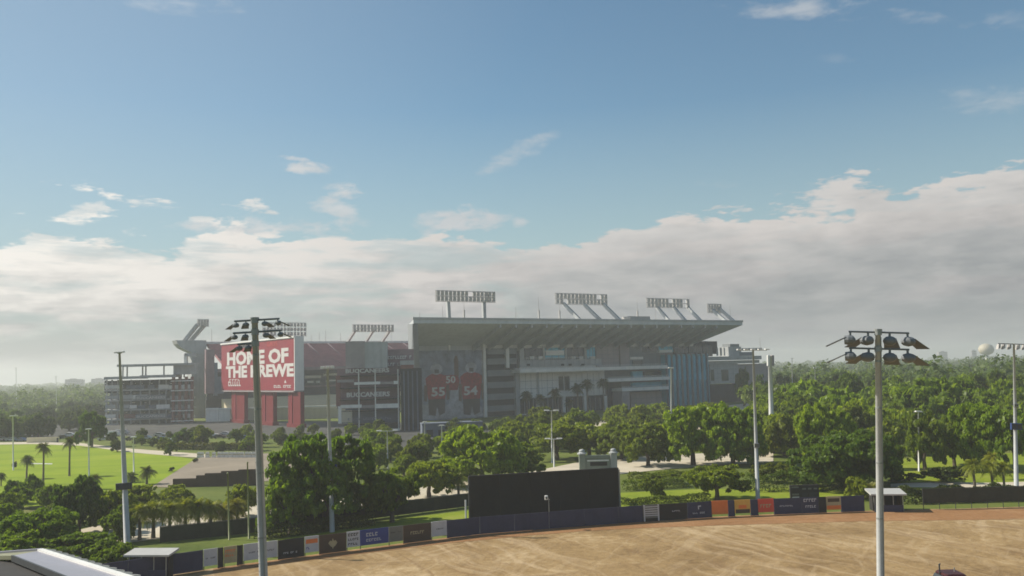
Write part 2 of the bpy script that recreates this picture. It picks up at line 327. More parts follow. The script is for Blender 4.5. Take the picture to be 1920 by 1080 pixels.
# ------------------------------------------------------------------ mesh building
class MB:
    def __init__(s): s.v = []; s.f = []
    def add(s, vs, fs):
        o = len(s.v); s.v += [tuple(x) for x in vs]; s.f += [tuple(i + o for i in f) for f in fs]; return s
    def box(s, x0, x1, y0, y1, z0, z1):
        return s.add([(x0, y0, z0), (x1, y0, z0), (x1, y1, z0), (x0, y1, z0), (x0, y0, z1), (x1, y0, z1), (x1, y1, z1), (x0, y1, z1)],
                     [(0, 3, 2, 1), (4, 5, 6, 7), (0, 1, 5, 4), (1, 2, 6, 5), (2, 3, 7, 6), (3, 0, 4, 7)])
    def bevbox(s, x0, x1, y0, y1, z0, z1, b):
        """box with its four long vertical edges and its top chamfered"""
        ring = [(x0 + b, y0), (x1 - b, y0), (x1, y0 + b), (x1, y1 - b), (x1 - b, y1), (x0 + b, y1), (x0, y1 - b), (x0, y0 + b)]
        cx, cy = (x0 + x1) / 2, (y0 + y1) / 2
        ins = [(cx + (x - cx) * (1 - 2 * b / max(1e-6, x1 - x0)), cy + (y - cy) * (1 - 2 * b / max(1e-6, y1 - y0))) for x, y in ring]
        vs = [(x, y, z0) for x, y in ring] + [(x, y, z1 - b) for x, y in ring] + [(x, y, z1) for x, y in ins]
        fs = [tuple(reversed(range(8))), tuple(range(16, 24))]
        for k in range(2):
            for i in range(8):
                j = (i + 1) % 8; fs.append((k * 8 + i, k * 8 + j, k * 8 + 8 + j, k * 8 + 8 + i))
        return s.add(vs, fs)
    def hexa(s, p): # 8 points: bottom 4 ccw, top 4 ccw
        return s.add(p, [(0, 3, 2, 1), (4, 5, 6, 7), (0, 1, 5, 4), (1, 2, 6, 5), (2, 3, 7, 6), (3, 0, 4, 7)])
    def bar(s, a, b, w, h=None):
        a = Vector(a); b = Vector(b); d = (b - a).normalized(); h = h or w
        ref = Vector((0, 0, 1)) if abs(d.z) < 0.95 else Vector((1, 0, 0))
        x = d.cross(ref).normalized() * w / 2; y = x.cross(d).normalized() * h / 2
        return s.hexa([a - x - y, a + x - y, a + x + y, a - x + y, b - x - y, b + x - y, b + x + y, b - x + y])
    def tube(s, pts, rad, seg=8, cap=True):
        pts = [Vector(p) for p in pts]; n = len(pts)
        if not isinstance(rad, (list, tuple)): rad = [rad] * n
        vs = []; fs = []
        for i, p in enumerate(pts):
            d = (pts[min(i + 1, n - 1)] - pts[max(i - 1, 0)]).normalized()
            ref = Vector((0, 1, 0)) if abs(d.y) < 0.9 else Vector((1, 0, 0))
            x = d.cross(ref).normalized(); y = d.cross(x)
            for k in range(seg):
                a = 2 * math.pi * k / seg; vs.append(p + (x * math.cos(a) + y * math.sin(a)) * rad[i])
        for i in range(n - 1):
            for k in range(seg):
                q = (k + 1) % seg; fs.append((i * seg + k, i * seg + q, (i + 1) * seg + q, (i + 1) * seg + k))
        if cap: fs.append(tuple(range(seg))); fs.append(tuple(reversed(range((n - 1) * seg, n * seg))))
        return s.add(vs, fs)
    def lathe(s, prof, seg=12, c=(0, 0)):
        vs = []; fs = []; n = len(prof)
        for r_, z in prof:
            for k in range(seg):
                a = 2 * math.pi * k / seg; vs.append((c[0] + r_ * math.cos(a), c[1] + r_ * math.sin(a), z))
        for i in range(n - 1):
            for k in range(seg):
                q = (k + 1) % seg; fs.append((i * seg + k, i * seg + q, (i + 1) * seg + q, (i + 1) * seg + k))
        fs.append(tuple(reversed(range(seg)))); fs.append(tuple(range((n - 1) * seg, n * seg)))
        return s.add(vs, fs)
    def prism(s, poly, y0, y1):
        """poly in (x, z), extruded along y"""
        n = len(poly)
        vs = [(x, y0, z) for x, z in poly] + [(x, y1, z) for x, z in poly]
        fs = [tuple(range(n)), tuple(reversed(range(n, 2 * n)))] + [((i + 1) % n, i, n + i, n + (i + 1) % n) for i in range(n)]
        return s.add(vs, fs)
    def mesh(s, name, m, smooth=False):
        me = bpy.data.meshes.new(name); me.from_pydata([tuple(v) for v in s.v], [], s.f); me.materials.append(MATS[m] if isinstance(m, str) else m)
        if smooth: me.polygons.foreach_set('use_smooth', [True] * len(me.polygons))
        me.update(); return me
    def build(s, name, m, parent=None, loc=None, label=None, kind=None, smooth=False):
        o = bpy.data.objects.new(name, s.mesh(name, m, smooth)); COL.objects.link(o)
        if parent: o.parent = parent
        if loc is not None: o.location = loc
        if label: o['label'] = label
        if kind: o['kind'] = kind
        return o
def tag(o, label=None, cat=None, group=None, kind=None):
    if label: o['label'] = label
    if cat: o['category'] = cat
    if group: o['group'] = group
    if kind: o['kind'] = kind
    return o
def thing(name, label, cat, loc, rz=0.0, group=None):
    o = bpy.data.objects.new(name, None); COL.objects.link(o); o.location = loc; o.rotation_euler = (0, 0, rz)
    o.empty_display_size = 0.5
    return tag(o, label, cat, group)
def kids(o): return KIDS.get(o.name, [])
KIDS = {}
def copy_tree(o, loc, rz=0.0, scale=None, label=None, cat=None, group=None):
    def rec(src, par):
        c = src.copy(); COL.objects.link(c)
        if par is not None: c.parent = par
        for ch in list(src.children): rec(ch, c)
        return c
    c = rec(o, None); c.location = loc; c.rotation_euler = (0, 0, rz)
    if scale is not None: c.scale = scale
    for k in ('group',):
        if k in c: del c[k]
    tag(c, label, cat, group); return c

def text_mesh(name, body, m, x0, x1, z0, z1, y, parent, ext=0.05, bold=0.0, mirror=False):
    cu = bpy.data.curves.new(name, 'FONT'); cu.body = body; cu.align_x = 'CENTER'; cu.size = 1.0; cu.offset = bold; cu.extrude = 0.02; cu.resolution_u = 2
    o = bpy.data.objects.new(name, cu); COL.objects.link(o); bpy.context.view_layer.update()
    me = bpy.data.meshes.new_from_object(o.evaluated_get(bpy.context.evaluated_depsgraph_get()))
    bpy.data.objects.remove(o); bpy.data.curves.remove(cu)
    n = len(me.vertices); a = np.zeros(n * 3); me.vertices.foreach_get('co', a); a = a.reshape(-1, 3)
    mn, mx = a.min(0), a.max(0)
    b = np.zeros_like(a)
    b[:, 0] = x0 + (a[:, 0] - mn[0]) / (mx[0] - mn[0]) * (x1 - x0)
    b[:, 2] = z0 + (a[:, 1] - mn[1]) / (mx[1] - mn[1]) * (z1 - z0)
    b[:, 1] = y - (a[:, 2] - mn[2]) / max(1e-6, mx[2] - mn[2]) * ext
    me.vertices.foreach_set('co', b.ravel()); me.update()
    me.materials.clear(); me.materials.append(MATS[m]); me.name = name
    o = bpy.data.objects.new(name, me); COL.objects.link(o); o.parent = parent
    return o
def marks(mb, x0, x1, z0, z1, y, n, r_, t=0.03):
    """a row of n letter-like strokes too far off to read"""
    w = (x1 - x0) / n
    for i in range(n):
        a = x0 + i * w
        k = r_.random()
        if k < 0.15 and n > 5: continue
        mb.box(a + w * .08, a + w * .34, y - t, y, z0, z1)
        if k < 0.7: mb.box(a + w * .36, a + w * .86, y - t, y, z1 - (z1 - z0) * .30, z1)
        if k > 0.4: mb.box(a + w * .36, a + w * .80, y - t, y, z0, z0 + (z1 - z0) * .28)

def sheet(name, pts, z, m, kind='structure'):
    """flat ground sheet from pixel points (tuples of 2) or world points (tuples of 3)"""
    q = []
    for p in pts:
        v = G(*p) if len(p) == 2 else Vector(p)
        q.append((v.x, v.y, z))
    return tag(MB().add(q, [tuple(range(len(q)))]).build(name, m), kind=kind)

# ================================================================== GROUND
def big_ground():
    n = 24; mb = MB(); vs = []; fs = []
    for i in range(n + 1):
        for j in range(n + 1): vs.append((-4000 + 8000 * i / n, -3500 + 8000 * j / n, 0.0))
    for i in range(n):
        for j in range(n): fs.append((i * (n + 1) + j, (i + 1) * (n + 1) + j, (i + 1) * (n + 1) + j + 1, i * (n + 1) + j + 1))
    return tag(mb.add(vs, fs).build('ground', 'rough_grass'), kind='structure')
big_ground()

FENCE = [(150, 1106), (240, 1092), (330, 1078), (400, 1068), (470, 1058), (590, 1042), (700, 1028), (840, 1010), (900, 1003), (1000, 995), (1100, 987),
         (1200, 980), (1340, 971), (1480, 965), (1622, 960)]
RFENCE = [(1700, 957), (1735, 957), (1800, 956), (1860, 954), (1935, 952)]
def along(poly, px):
    for (a, ya), (b, yb) in zip(poly, poly[1:]):
        if px <= b: break
    return G(px, ya + (yb - ya) * (px - a) / (b - a))
dirt = FENCE + RFENCE[1:] + [(2100, 950)]
sheet('dirt_field', [(90, 22, 0), (-30, 22, 0), (-36, 60, 0)] + [(p[0], p[1] - 2) for p in dirt] + [(115, 90, 0)], 0.03, 'dirt')
sheet('warning_track', [(p[0], p[1] - 1) for p in dirt[3:]] + [(2100, 972), (1860, 975), (1620, 978), (1340, 986), (1200, 991), (1100, 996), (1000, 1004), (840, 1019), (590, 1050), (400, 1075)], 0.05, 'track_dirt')
sheet('lawn', [(-120, 836), (60, 833), (150, 836), (250, 849), (330, 856), (368, 862), (340, 880), (292, 908), (250, 925), (150, 945), (-120, 960)], 0.05, 'lawn_lime')
sheet('footpath', [(-120, 832), (60, 829), (150, 831), (250, 842), (385, 852), (385, 859), (330, 856), (250, 849), (150, 836), (60, 833), (-120, 836)], 0.08, 'road_concrete')
sheet('parking_lot', [(368, 860), (420, 853), (520, 850), (640, 850), (640, 885), (480, 905), (330, 915), (285, 913), (330, 884)], 0.06, 'lot_tan')
sheet('plaza', [(-160, 826), (250, 818), (500, 822), (700, 840), (960, 835), (960, 800), (700, 790), (250, 792), (-160, 800)], 0.04, 'asphalt')
sheet('bounce_forecourt', [(900, 832), (1450, 800), (1450, 752), (960, 800)], 0.06, 'road_concrete')  # pale pavement hidden by trees, added to bounce light onto the stand's soffit
sheet('field_line', [(57, 869), (98, 869.5), (98, 871), (57, 870.5)], 0.09, 'white_metal')
# road behind the windscreen, running to the right past the sign
sheet('road', [(150, 994), (260, 966), (440, 942), (600, 932), (800, 912), (960, 892), (1090, 866), (1250, 853), (1450, 846), (1450, 866), (1250, 880), (1120, 894),
               (1000, 910), (880, 936), (700, 966), (440, 992), (260, 1016), (150, 1030)], 0.07, 'road_concrete')
sheet('grass_bank', [(170, 1060), (330, 1040), (480, 1018), (600, 1000), (760, 972), (900, 955), (900, 978), (840, 990), (700, 1008), (590, 1020), (470, 1036), (400, 1044), (330, 1056), (240, 1070)], 0.05, 'lawn_bright')
sheet('grass_strip', [(1150, 925), (1300, 918), (1500, 915), (1640, 915), (1640, 940), (1480, 945), (1340, 950), (1150, 958)], 0.05, 'lawn_bright')
sheet('park_grass', [(1680, 862), (1810, 850), (1960, 850), (1960, 915), (1820, 922), (1690, 915), (1680, 895)], 0.05, 'lawn_bright')
sheet('park_path', [(1670, 908), (1760, 904), (1850, 906), (1960, 903), (1960, 912), (1850, 916), (1760, 915), (1670, 914)], 0.09, 'road_concrete')

# ================================================================== PLANES
class Plane:
    def __init__(s, px, depth, ang):
        d = ray(px, hor(px)); p = CAM + d * (depth / d.y)
        s.o = Vector((p.x, p.y, 0)); s.a = R(ang); s.u = Vector((math.cos(s.a), math.sin(s.a), 0)); s.n = Vector((-math.sin(s.a), math.cos(s.a), 0))
    def shifted(s, inward):
        q = Plane.__new__(Plane); q.o = s.o + s.n * inward; q.a, q.u, q.n = s.a, s.u, s.n; return q
    def loc(s, px, py, y=0.0):
        d = ray(px, py); t = (y - (CAM - s.o).dot(s.n)) / d.dot(s.n); p = CAM + d * t
        return (p - s.o).dot(s.u), p.z
    def rect(s, x0, y0, x1, y1, y=0.0):
        xm = (x0 + x1) / 2; ym = (y0 + y1) / 2
        a = s.loc(x0, ym, y)[0]; b = s.loc(x1, ym, y)[0]; zt = s.loc(xm, y0, y)[1]; zb = s.loc(xm, y1, y)[1]
        return a, b, max(0.0, zb), zt
    def empty(s, name, label, cat, group=None): return thing(name, label, cat, s.o, s.a, group)
def fb(pl, par, name, m, px, out=0.3, thick=0.5, label=None, ground=False):
    """box on a facade: px = (x0, y0, x1, y1) of its front face, which stands `out` metres proud of the plane"""
    a, b, z0, z1 = pl.rect(*px, y=-out)
    if ground: z0 = 0.0
    return MB().box(a, b, -out, -out + thick, z0, z1).build(name, m, par, label=label)

# ================================================================== NEAR GRANDSTAND (right)
N0 = Plane(775, 366, 33.0)          # under the outer edge of the upper deck
N1 = N0.shifted(26.0)               # the facade below it
gs = N1.empty('grandstand', 'long grey concrete grandstand on the right with ribbed overhanging upper deck and tall player mural', 'stadium stand')
def near_stand():
    r_ = random.Random(3)
    y0 = -26.0
    # upper deck: sloping ribbed soffit with a thin outer rim
    zt = N1.loc(775, 597, y0)[1]
    aL, aR = N1.loc(775, 598, y0)[0], N1.loc(1392, 603, y0)[0]
    bL, bR = N1.loc(779, 645, 0)[0], N1.loc(1302, 645, 0)[0]
    zr = N1.loc(1000, 648, 0)[1]
    lip = 2.0
    mb = MB()
    vs = [(aL, y0, zt - lip), (aR, y0, zt - lip), (bR, 0, zr), (bL, 0, zr), (aL, y0, zt - .4), (aR, y0, zt - .4), (bR - 3, 6, zt - .4), (bL, 6, zt - .4)]
    mb.hexa(vs).build('upper_deck', 'soffit_concrete', gs)
    MB().box(aL - .3, aR + .3, y0 - .35, y0 + 1.2, zt - .39, zt + .5).build('deck_rim', 'concrete', gs)
    MB().hexa([(bL - .6, -1, 0), (bL + 2, -1, 0), (bL + 2, 6, 0), (bL - .6, 6, 0), (aL - .4, y0, zt - lip - .2), (aL + 2, y0, zt - lip - .2), (bL + 2, 6, zt - .5), (bL - .6, 6, zt - .5)]).build('end_wall', 'grey_wall', gs)
    n = 17
    for i in range(n):
        f = 0.17 + 0.83 * i / n
        xa = aL + (aR - aL) * f; xb = bL + (bR - bL) * f
        MB().hexa([(xb - .45, -.2, zr - 2.6), (xb + .45, -.2, zr - 2.6), (xb + .45, 0.0, zr + .2), (xb - .45, 0.0, zr + .2),
                   (xb - .45, y0 + .4, zt - lip - 1.7), (xb + .45, y0 + .4, zt - lip - 1.7), (xb + .45, y0 + .6, zt - lip + .3), (xb - .45, y0 + .6, zt - lip + .3)]).build('rib', 'concrete', gs)
    # facade
    a, b = N1.loc(779, 700)[0], N1.loc(1330, 700)[0]
    MB().box(a, b, 0.6, 1.4, 0, zr + 1.5).build('back_wall', 'grey_wall', gs)
    F = lambda name, m, px, out=0.5, thick=None, **k: fb(N1, gs, name, m, px, out, thick if thick is not None else out + 0.55, **k)
    F('beam', 'slab_white', (912, 645, 1300, 651), 1.0)
    F('wall', 'concrete', (781, 645, 908, 657), 0.8)
    # mural with three football players
    s0, s1, z0, z1 = N1.rect(781, 657, 907, 790, -1.2)
    mu = MB().box(s0, s1, -1.2, 0.6, z0, z1).build('mural', 'print_grey', gs, label='banner printed with three football players in red jerseys')
    W, H = s1 - s0, z1 - z0
    def poly(m, name, pts, d):
        MB().prism([(s0 + W * x, z0 + H * z) for x, z in pts], -1.2 - d, -1.2 - d + .02).build(name, m, mu)
    poly('print_smoke', 'smoke_print', [(.02, .02), (.98, .02), (.95, .16), (.86, .20), (.78, .14), (.66, .22), (.62, .52), (.52, .55), (.46, .22), (.36, .16), (.24, .26), (.12, .22), (.04, .26)], .03)
    def player(cx, hz, w, jersey_lo, num, nx0, nx1, nz0, nz1, lean=0):
        poly('print_red', 'jersey_print', [(cx - w * .42, jersey_lo), (cx + w * .40, jersey_lo), (cx + w * .50, hz - .24), (cx + w * .52, hz - .10), (cx + w * .34, hz - .065), (cx + .03, hz - .04), (cx - .05, hz - .04), (cx - w * .36, hz - .065), (cx - w * .54, hz - .11), (cx - w * .50, hz - .24)], .06)
        poly('print_skin', 'arm_print', [(cx - w * .62, jersey_lo - .02), (cx - w * .48, jersey_lo - .03), (cx - w * .46, hz - .22), (cx - w * .60, hz - .20)], .08)
        poly('print_skin', 'arm_print', [(cx + w * .48, jersey_lo - .02), (cx + w * .62, jersey_lo - .01), (cx + w * .60, hz - .20), (cx + w * .46, hz - .22)], .08)
        poly('print_dark', 'trousers_print', [(cx - w * .40, jersey_lo - .22), (cx - w * .08, jersey_lo - .24), (cx, jersey_lo - .10), (cx + w * .1, jersey_lo - .24), (cx + w * .38, jersey_lo - .20), (cx + w * .40, jersey_lo), (cx - w * .42, jersey_lo)], .05)
        k = .080
        oct_ = [(cx + k * math.cos(R(q)) * 1.15, hz + .02 + k * math.sin(R(q)) * 1.0) for q in range(0, 360, 30)]
        poly('print_smoke', 'helmet_print', oct_, .09)
        poly('print_dark', 'face_print', [(cx - .03, hz - .04), (cx + .035, hz - .04), (cx + .035, hz + .015), (cx - .03, hz + .02)], .11)
        text_mesh('jersey_number', num, 'print_white', s0 + W * nx0, s0 + W * nx1, z0 + H * nz0, z0 + H * nz1, -1.32, mu, .02, .03)
    player(.29, .71, .30, .30, '55', .21, .41, .34, .47)
    player(.81, .72, .32, .28, '54', .69, .90, .335, .47)
    poly('print_red', 'jersey_print', [(.40, .42), (.60, .42), (.63, .56), (.60, .64), (.40, .64), (.37, .54)], .075)
    poly('print_skin', 'arm_print', [(.555, .62), (.62, .62), (.615, .86), (.60, .92), (.57, .92), (.55, .86)], .075)
    text_mesh('jersey_number', '50', 'print_white', s0 + W * .425, s0 + W * .57, z0 + H * .52, z0 + H * .63, -1.32, mu, .02, .03)
    # white uprights beside the mural
    F('column', 'pale_wall', (776, 645, 781, 790), 2.0, ground=True); F('column', 'pale_wall', (907, 600, 912, 800), 2.2, ground=True)
    F('column', 'pale_wall', (841, 600, 844, 657), 1.8)
    # stair tower with louvred landings
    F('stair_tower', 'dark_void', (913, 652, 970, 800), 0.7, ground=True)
    for y in (653, 672, 694, 716, 738, 760, 780):
        F('landing', 'grey_wall', (914, y, 969, y + 11), 1.6)
    F('column', 'pale_wall', (949, 645, 955, 690), 2.0); F('column', 'concrete', (968, 690, 975, 800), 2.4, ground=True)
    # concourse band with glazed bays
    for x0, x1, y0_, y1_, m in ((975, 983, 650, 680, 'concrete'), (1018, 1022, 650, 676, 'concrete'), (1060, 1063, 650, 676, 'concrete'), (1096, 1100, 650, 676, 'concrete')):
        F('column', m, (x0, y0_, x1, y1_), 1.4)
    for x0, x1, y0_, y1_, m in ((984, 1018, 652, 674, 'glass_dark'), (1022, 1060, 650, 672, 'glass_blue'), (1063, 1096, 652, 672, 'glass_dark'), (1100, 1117, 645, 672, 'glass_blue'),
                                (1204, 1231, 648, 661, 'glass_dark'), (1235, 1262, 646, 660, 'glass_blue'), (1264, 1290, 646, 664, 'glass_dark'), (1292, 1316, 648, 662, 'glass_dark'), (1318, 1336, 648, 668, 'glass_dark')):
        w = F('window', m, (x0, y0_, x1, y1_), 0.75)
        a, b, c, d = N1.rect(x0, y0_, x1, y1_, -0.8); k = 3
        fr = MB()
        for i in range(1, k): fr.box(a + (b - a) * i / k - .08, a + (b - a) * i / k + .08, -.85, -.72, c + .05, d - .05)
        fr.build('mullion', 'grey_wall', w)
    F('parapet', 'slab_white', (1024, 657, 1058, 666), 1.5); F('parapet', 'slab_white', (1236, 656, 1261, 661), 1.4)
    for x in (994, 1010, 1072, 1086, 1108): F('balcony_rail', 'pale_wall', (x, 668, x + 8, 674), 1.2)
    F('beam', 'concrete', (975, 674, 1128, 686), 2.0)
    F('wall', 'pale_wall', (975, 686, 1134, 744), 0.8)
    for x in (988, 1052, 1066, 1090): F('vent', 'dark_void', (x, 682, x + 6, 686), 2.1)
    for x0 in (1048, 1059):
        w = F('window', 'glass_dark', (x0, 705, x0 + 9, 732), 0.95); a, b, c, d = N1.rect(x0, 705, x0 + 9, 732, -1.0)
        MB().box(a - .12, b + .12, -1.1, -.9, c - .35, c).build('sill', 'slab_white', w)
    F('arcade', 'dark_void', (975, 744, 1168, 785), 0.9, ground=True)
    for x in (1008, 1056, 1096, 1134): F('column', 'pale_wall', (x, 742, x + 5, 790), 2.2, ground=True)
    F('column', 'concrete', (1008, 697, 1011, 744), 1.2)
    for x in (983, 992, 1000, 1018, 1027, 1036, 1046, 1064, 1073, 1082, 1106, 1116, 1125):
        F('arcade_mullion', 'grey_wall', (x, 746, x + 1.6, 784), 1.2, ground=True)
    F('plinth', 'pale_wall', (975, 776, 1010, 790), 3.0, ground=True)
    # blank mauve walls
    F('wall', 'mauve_wall', (1118, 641, 1161, 690), 1.6); F('wall', 'mauve_wall', (1163, 638, 1180, 690), 2.6)
    F('wall', 'grey_wall', (1180, 650, 1252, 690), 0.7); F('ledge', 'slab_white', (1182, 669, 1206, 674), 1.6)
    F('window', 'glass_dark', (1186, 676, 1205, 686), 0.9)
    F('canopy_slab', 'slab_white', (975, 688.5, 1252, 695), 9.0, 8.5)
    F('canopy_slab', 'slab_white', (1140, 708, 1256, 714), 9.0, 8.5); F('canopy_slab', 'slab_white', (1166, 726, 1254, 732), 9.0, 8.5)
    F('window', 'glass_blue', (1186, 696, 1205, 708), 1.0); F('window', 'glass_dark', (1207, 696, 1250, 708), 1.0); F('window', 'glass_blue', (1186, 716, 1250, 726), 1.0)
    F('glass_front', 'glass_dark', (1141, 716, 1166, 775), 1.0, ground=True)
    F('pier', 'mauve_wall', (1167, 732, 1181, 775), 8.5, 9.0, ground=True); F('wall', 'mauve_wall', (1183, 735, 1241, 768), 2.0, ground=True)
    F('plinth', 'slab_white', (1140, 767, 1240, 773), 8.0, 8.0, ground=True)
    # blue glazed rotunda of tall fins
    F('glass_front', 'glass_teal', (1251, 664, 1330, 770), 5.0, 5.4, ground=True)
    for i in range(9):
        x = 1252 + i * 9.4; F('fin', 'grey_wall' if i % 2 else 'blue_grey_wall', (x, 662, x + 1.8, 770), 6.2, 1.1, ground=True)
    for i in range(8):
        F('glass_panel', 'glass_blue', (1254.4 + i * 9.4, 667, 1261.0 + i * 9.4, 712), 5.3, 0.25)
    # low block at the far right end
    F('roof_slab', 'concrete', (1318, 668, 1428, 675), 5.0, 9.0)
    F('roof_slab', 'concrete', (1322, 676, 1424, 682), 3.4, 7.0)
    F('wall', 'concrete', (1331, 682, 1384, 719), 2.4, 7.0)
    F('lower_wall', 'dark_void', (1331, 719, 1440, 760), 1.4, 6.0, ground=True)
    for x0, x1 in ((1333, 1339), (1353, 1366)): F('window', 'glass_dark', (x0, 693, x1, 714), 2.5, 0.3)
    F('penthouse', 'concrete', (1366, 650, 1390, 668), 2.0, 7.0); F('penthouse', 'grey_wall', (1369, 645, 1386, 650), 2.0, 6.0)
    F('canopy_slab', 'concrete', (1390, 652.5, 1429, 656), 2.0, 6.0); F('wall', 'grey_wall', (1386, 660, 1414, 667), 2.0, 6.0)
    F('wall', 'mauve_wall', (1384, 682, 1442, 720), 1.6, 6.0)
    F('wall', 'dark_void', (1304, 640, 1345, 664), 0.2, 2.0)
    for x in (1345, 1352, 1358): F('post', 'concrete', (x, 652, x + 1.5, 667), 2.2, 0.8)
    # on the rim: plant box, masts, floodlight banks
    F2 = lambda name, m, px, out, thick, **k: fb(N1, gs, name, m, px, out, thick, **k)
    F2('roof_plant', 'rack_metal', (1181, 593, 1219, 604), 25.0, 6.0)
    for x, y0_ in ((787, 585), (870, 565), (967, 575), (1010, 556), (1049, 566), (1195, 565), (1229, 578), (1369, 572), (830, 574), (1425, 632)):
        yb = 598 if x < 1400 else 652
        a, b, z0, z1 = N1.rect(x - .5, y0_, x + .5, yb, -20 if x < 1400 else -2); c = (a + b) / 2; yy = -20 if x < 1400 else -2
        MB().tube([(c, yy, z0 - 1.0), (c, yy, z1)], [.16, .07], 6).build('mast', 'rack_metal', gs)
        if y0_ < 570: MB().box(c - .35, c + .35, yy - .3, yy + .3, z0, z0 + 4).build('antenna_box', 'rack_metal', gs)
def light_bank(pl, par, rackpx, arms, yr, ya, rows=2, cols=14, w=0.9):
    """floodlight bank: lattice rack of lamps carried on arms; pixels at rack distance yr, arm feet at ya"""
    a, b, z0, z1 = pl.rect(*rackpx, y=yr); r_ = random.Random(int(rackpx[0]))
    rk = MB()
    for z in (z0, (z0 + z1) / 2, z1): rk.box(a, b, yr - .12, yr + .12, z - .13, z + .13)
    k = 8
    for i in range(k + 1):
        x = a + (b - a) * i / k; rk.box(x - .1, x + .1, yr - .11, yr + .11, z0 - .1, z1 + .1)
    o = rk.build('floodlight_bank', 'rack_metal', par)
    lm = MB(); lg = MB()
    for r in range(rows):
        zc = z0 + (z1 - z0) * (r + .5) / rows
        for c in range(cols):
            if r_.random() < .06: continue
            x = a + (b - a) * (c + .5) / cols; q = (b - a) / cols * .35; h = min(q * 1.4, (z1 - z0) / rows * .40)
            lm.box(x - q, x + q, yr - .75, yr - .13, zc - h, zc + h)
            lg.box(x - q * .85, x + q * .85, yr + .13, yr + .6, zc - h * .85, zc + h * .85)
    lm.build('lamp_housings', 'rack_metal', o, kind='stuff'); lg.build('lamp_lenses', 'lamp_glass', o, kind='stuff')
    for (fx, fy, tx, ty) in arms:
        p, q = pl.loc(fx, fy, ya), pl.loc(tx, ty, yr + .4)
        MB().bar((p[0], ya, p[1] - 1.5), (q[0], yr + .4, q[1]), w * 1.45, w * 1.6).build('arm', 'concrete', o)
    return o
near_stand()
def joints(pl, par, px, out, nx, nz, m='grey_wall'):
    a, b, z0, z1 = pl.rect(*px, y=-out); mb = MB()
    for i in range(1, nx): x = a + (b - a) * i / nx; mb.box(x - .07, x + .07, -out - .02, -out + .1, z0, z1)
    for i in range(1, nz): z = z0 + (z1 - z0) * i / nz; mb.box(a, b, -out - .03, -out + .1, z - .07, z + .07)
    mb.build('panel_joints', m, par, kind='stuff')
joints(N1, gs, (975, 700, 1046, 742), .8, 7, 3); joints(N1, gs, (1070, 700, 1134, 742), .8, 6, 3); joints(N1, gs, (1118, 641, 1161, 688), 1.6, 4, 6); joints(N1, gs, (1183, 738, 1241, 766), 2.0, 6, 3)
joints(N1, gs, (976, 675, 1127, 685), 2.0, 14, 1); joints(N1, gs, (1332, 683, 1352, 718), 2.4, 3, 4); joints(N1, gs, (1367, 683, 1383, 718), 2.4, 2, 4)
def railing(pl, par, px, out, n):
    a, b, z0, z1 = pl.rect(*px, y=-out); mb = MB()
    for z in (z1, (z0 + z1) / 2): mb.box(a, b, -out - .05, -out + .05, z - .05, z + .05)
    for i in range(n + 1): x = a + (b - a) * i / n; mb.box(x - .05, x + .05, -out - .04, -out + .04, z0, z1)
    mb.build('railing', 'white_metal', par, kind='stuff')
railing(N1, gs, (976, 685, 1250, 688.6), 8.9, 60); railing(N1, gs, (1141, 705, 1254, 708.2), 8.9, 30); railing(N1, gs, (1167, 723, 1252, 726.2), 8.9, 24); railing(N1, gs, (976, 670, 1117, 674), 1.9, 40)
light_bank(N1, gs, (817, 546, 928, 566), [(842, 600, 840, 566), (908, 600, 907, 566)], -24, -25, 2, 15)
light_bank(N1, gs, (1041, 551, 1138, 571), [(1090, 597, 1056, 569), (1128, 597, 1093, 569), (1164, 597, 1130, 569)], -14, -25, 2, 14)
light_bank(N1, gs, (1212, 560, 1292, 577), [(1258, 600, 1232, 576), (1288, 600, 1263, 576), (1317, 600, 1289, 576)], -14, -25, 2, 12)
light_bank(N1, gs, (1326, 570, 1352, 587), [(1367, 602, 1334, 580), (1381, 602, 1347, 577)], -14, -25, 2, 5)

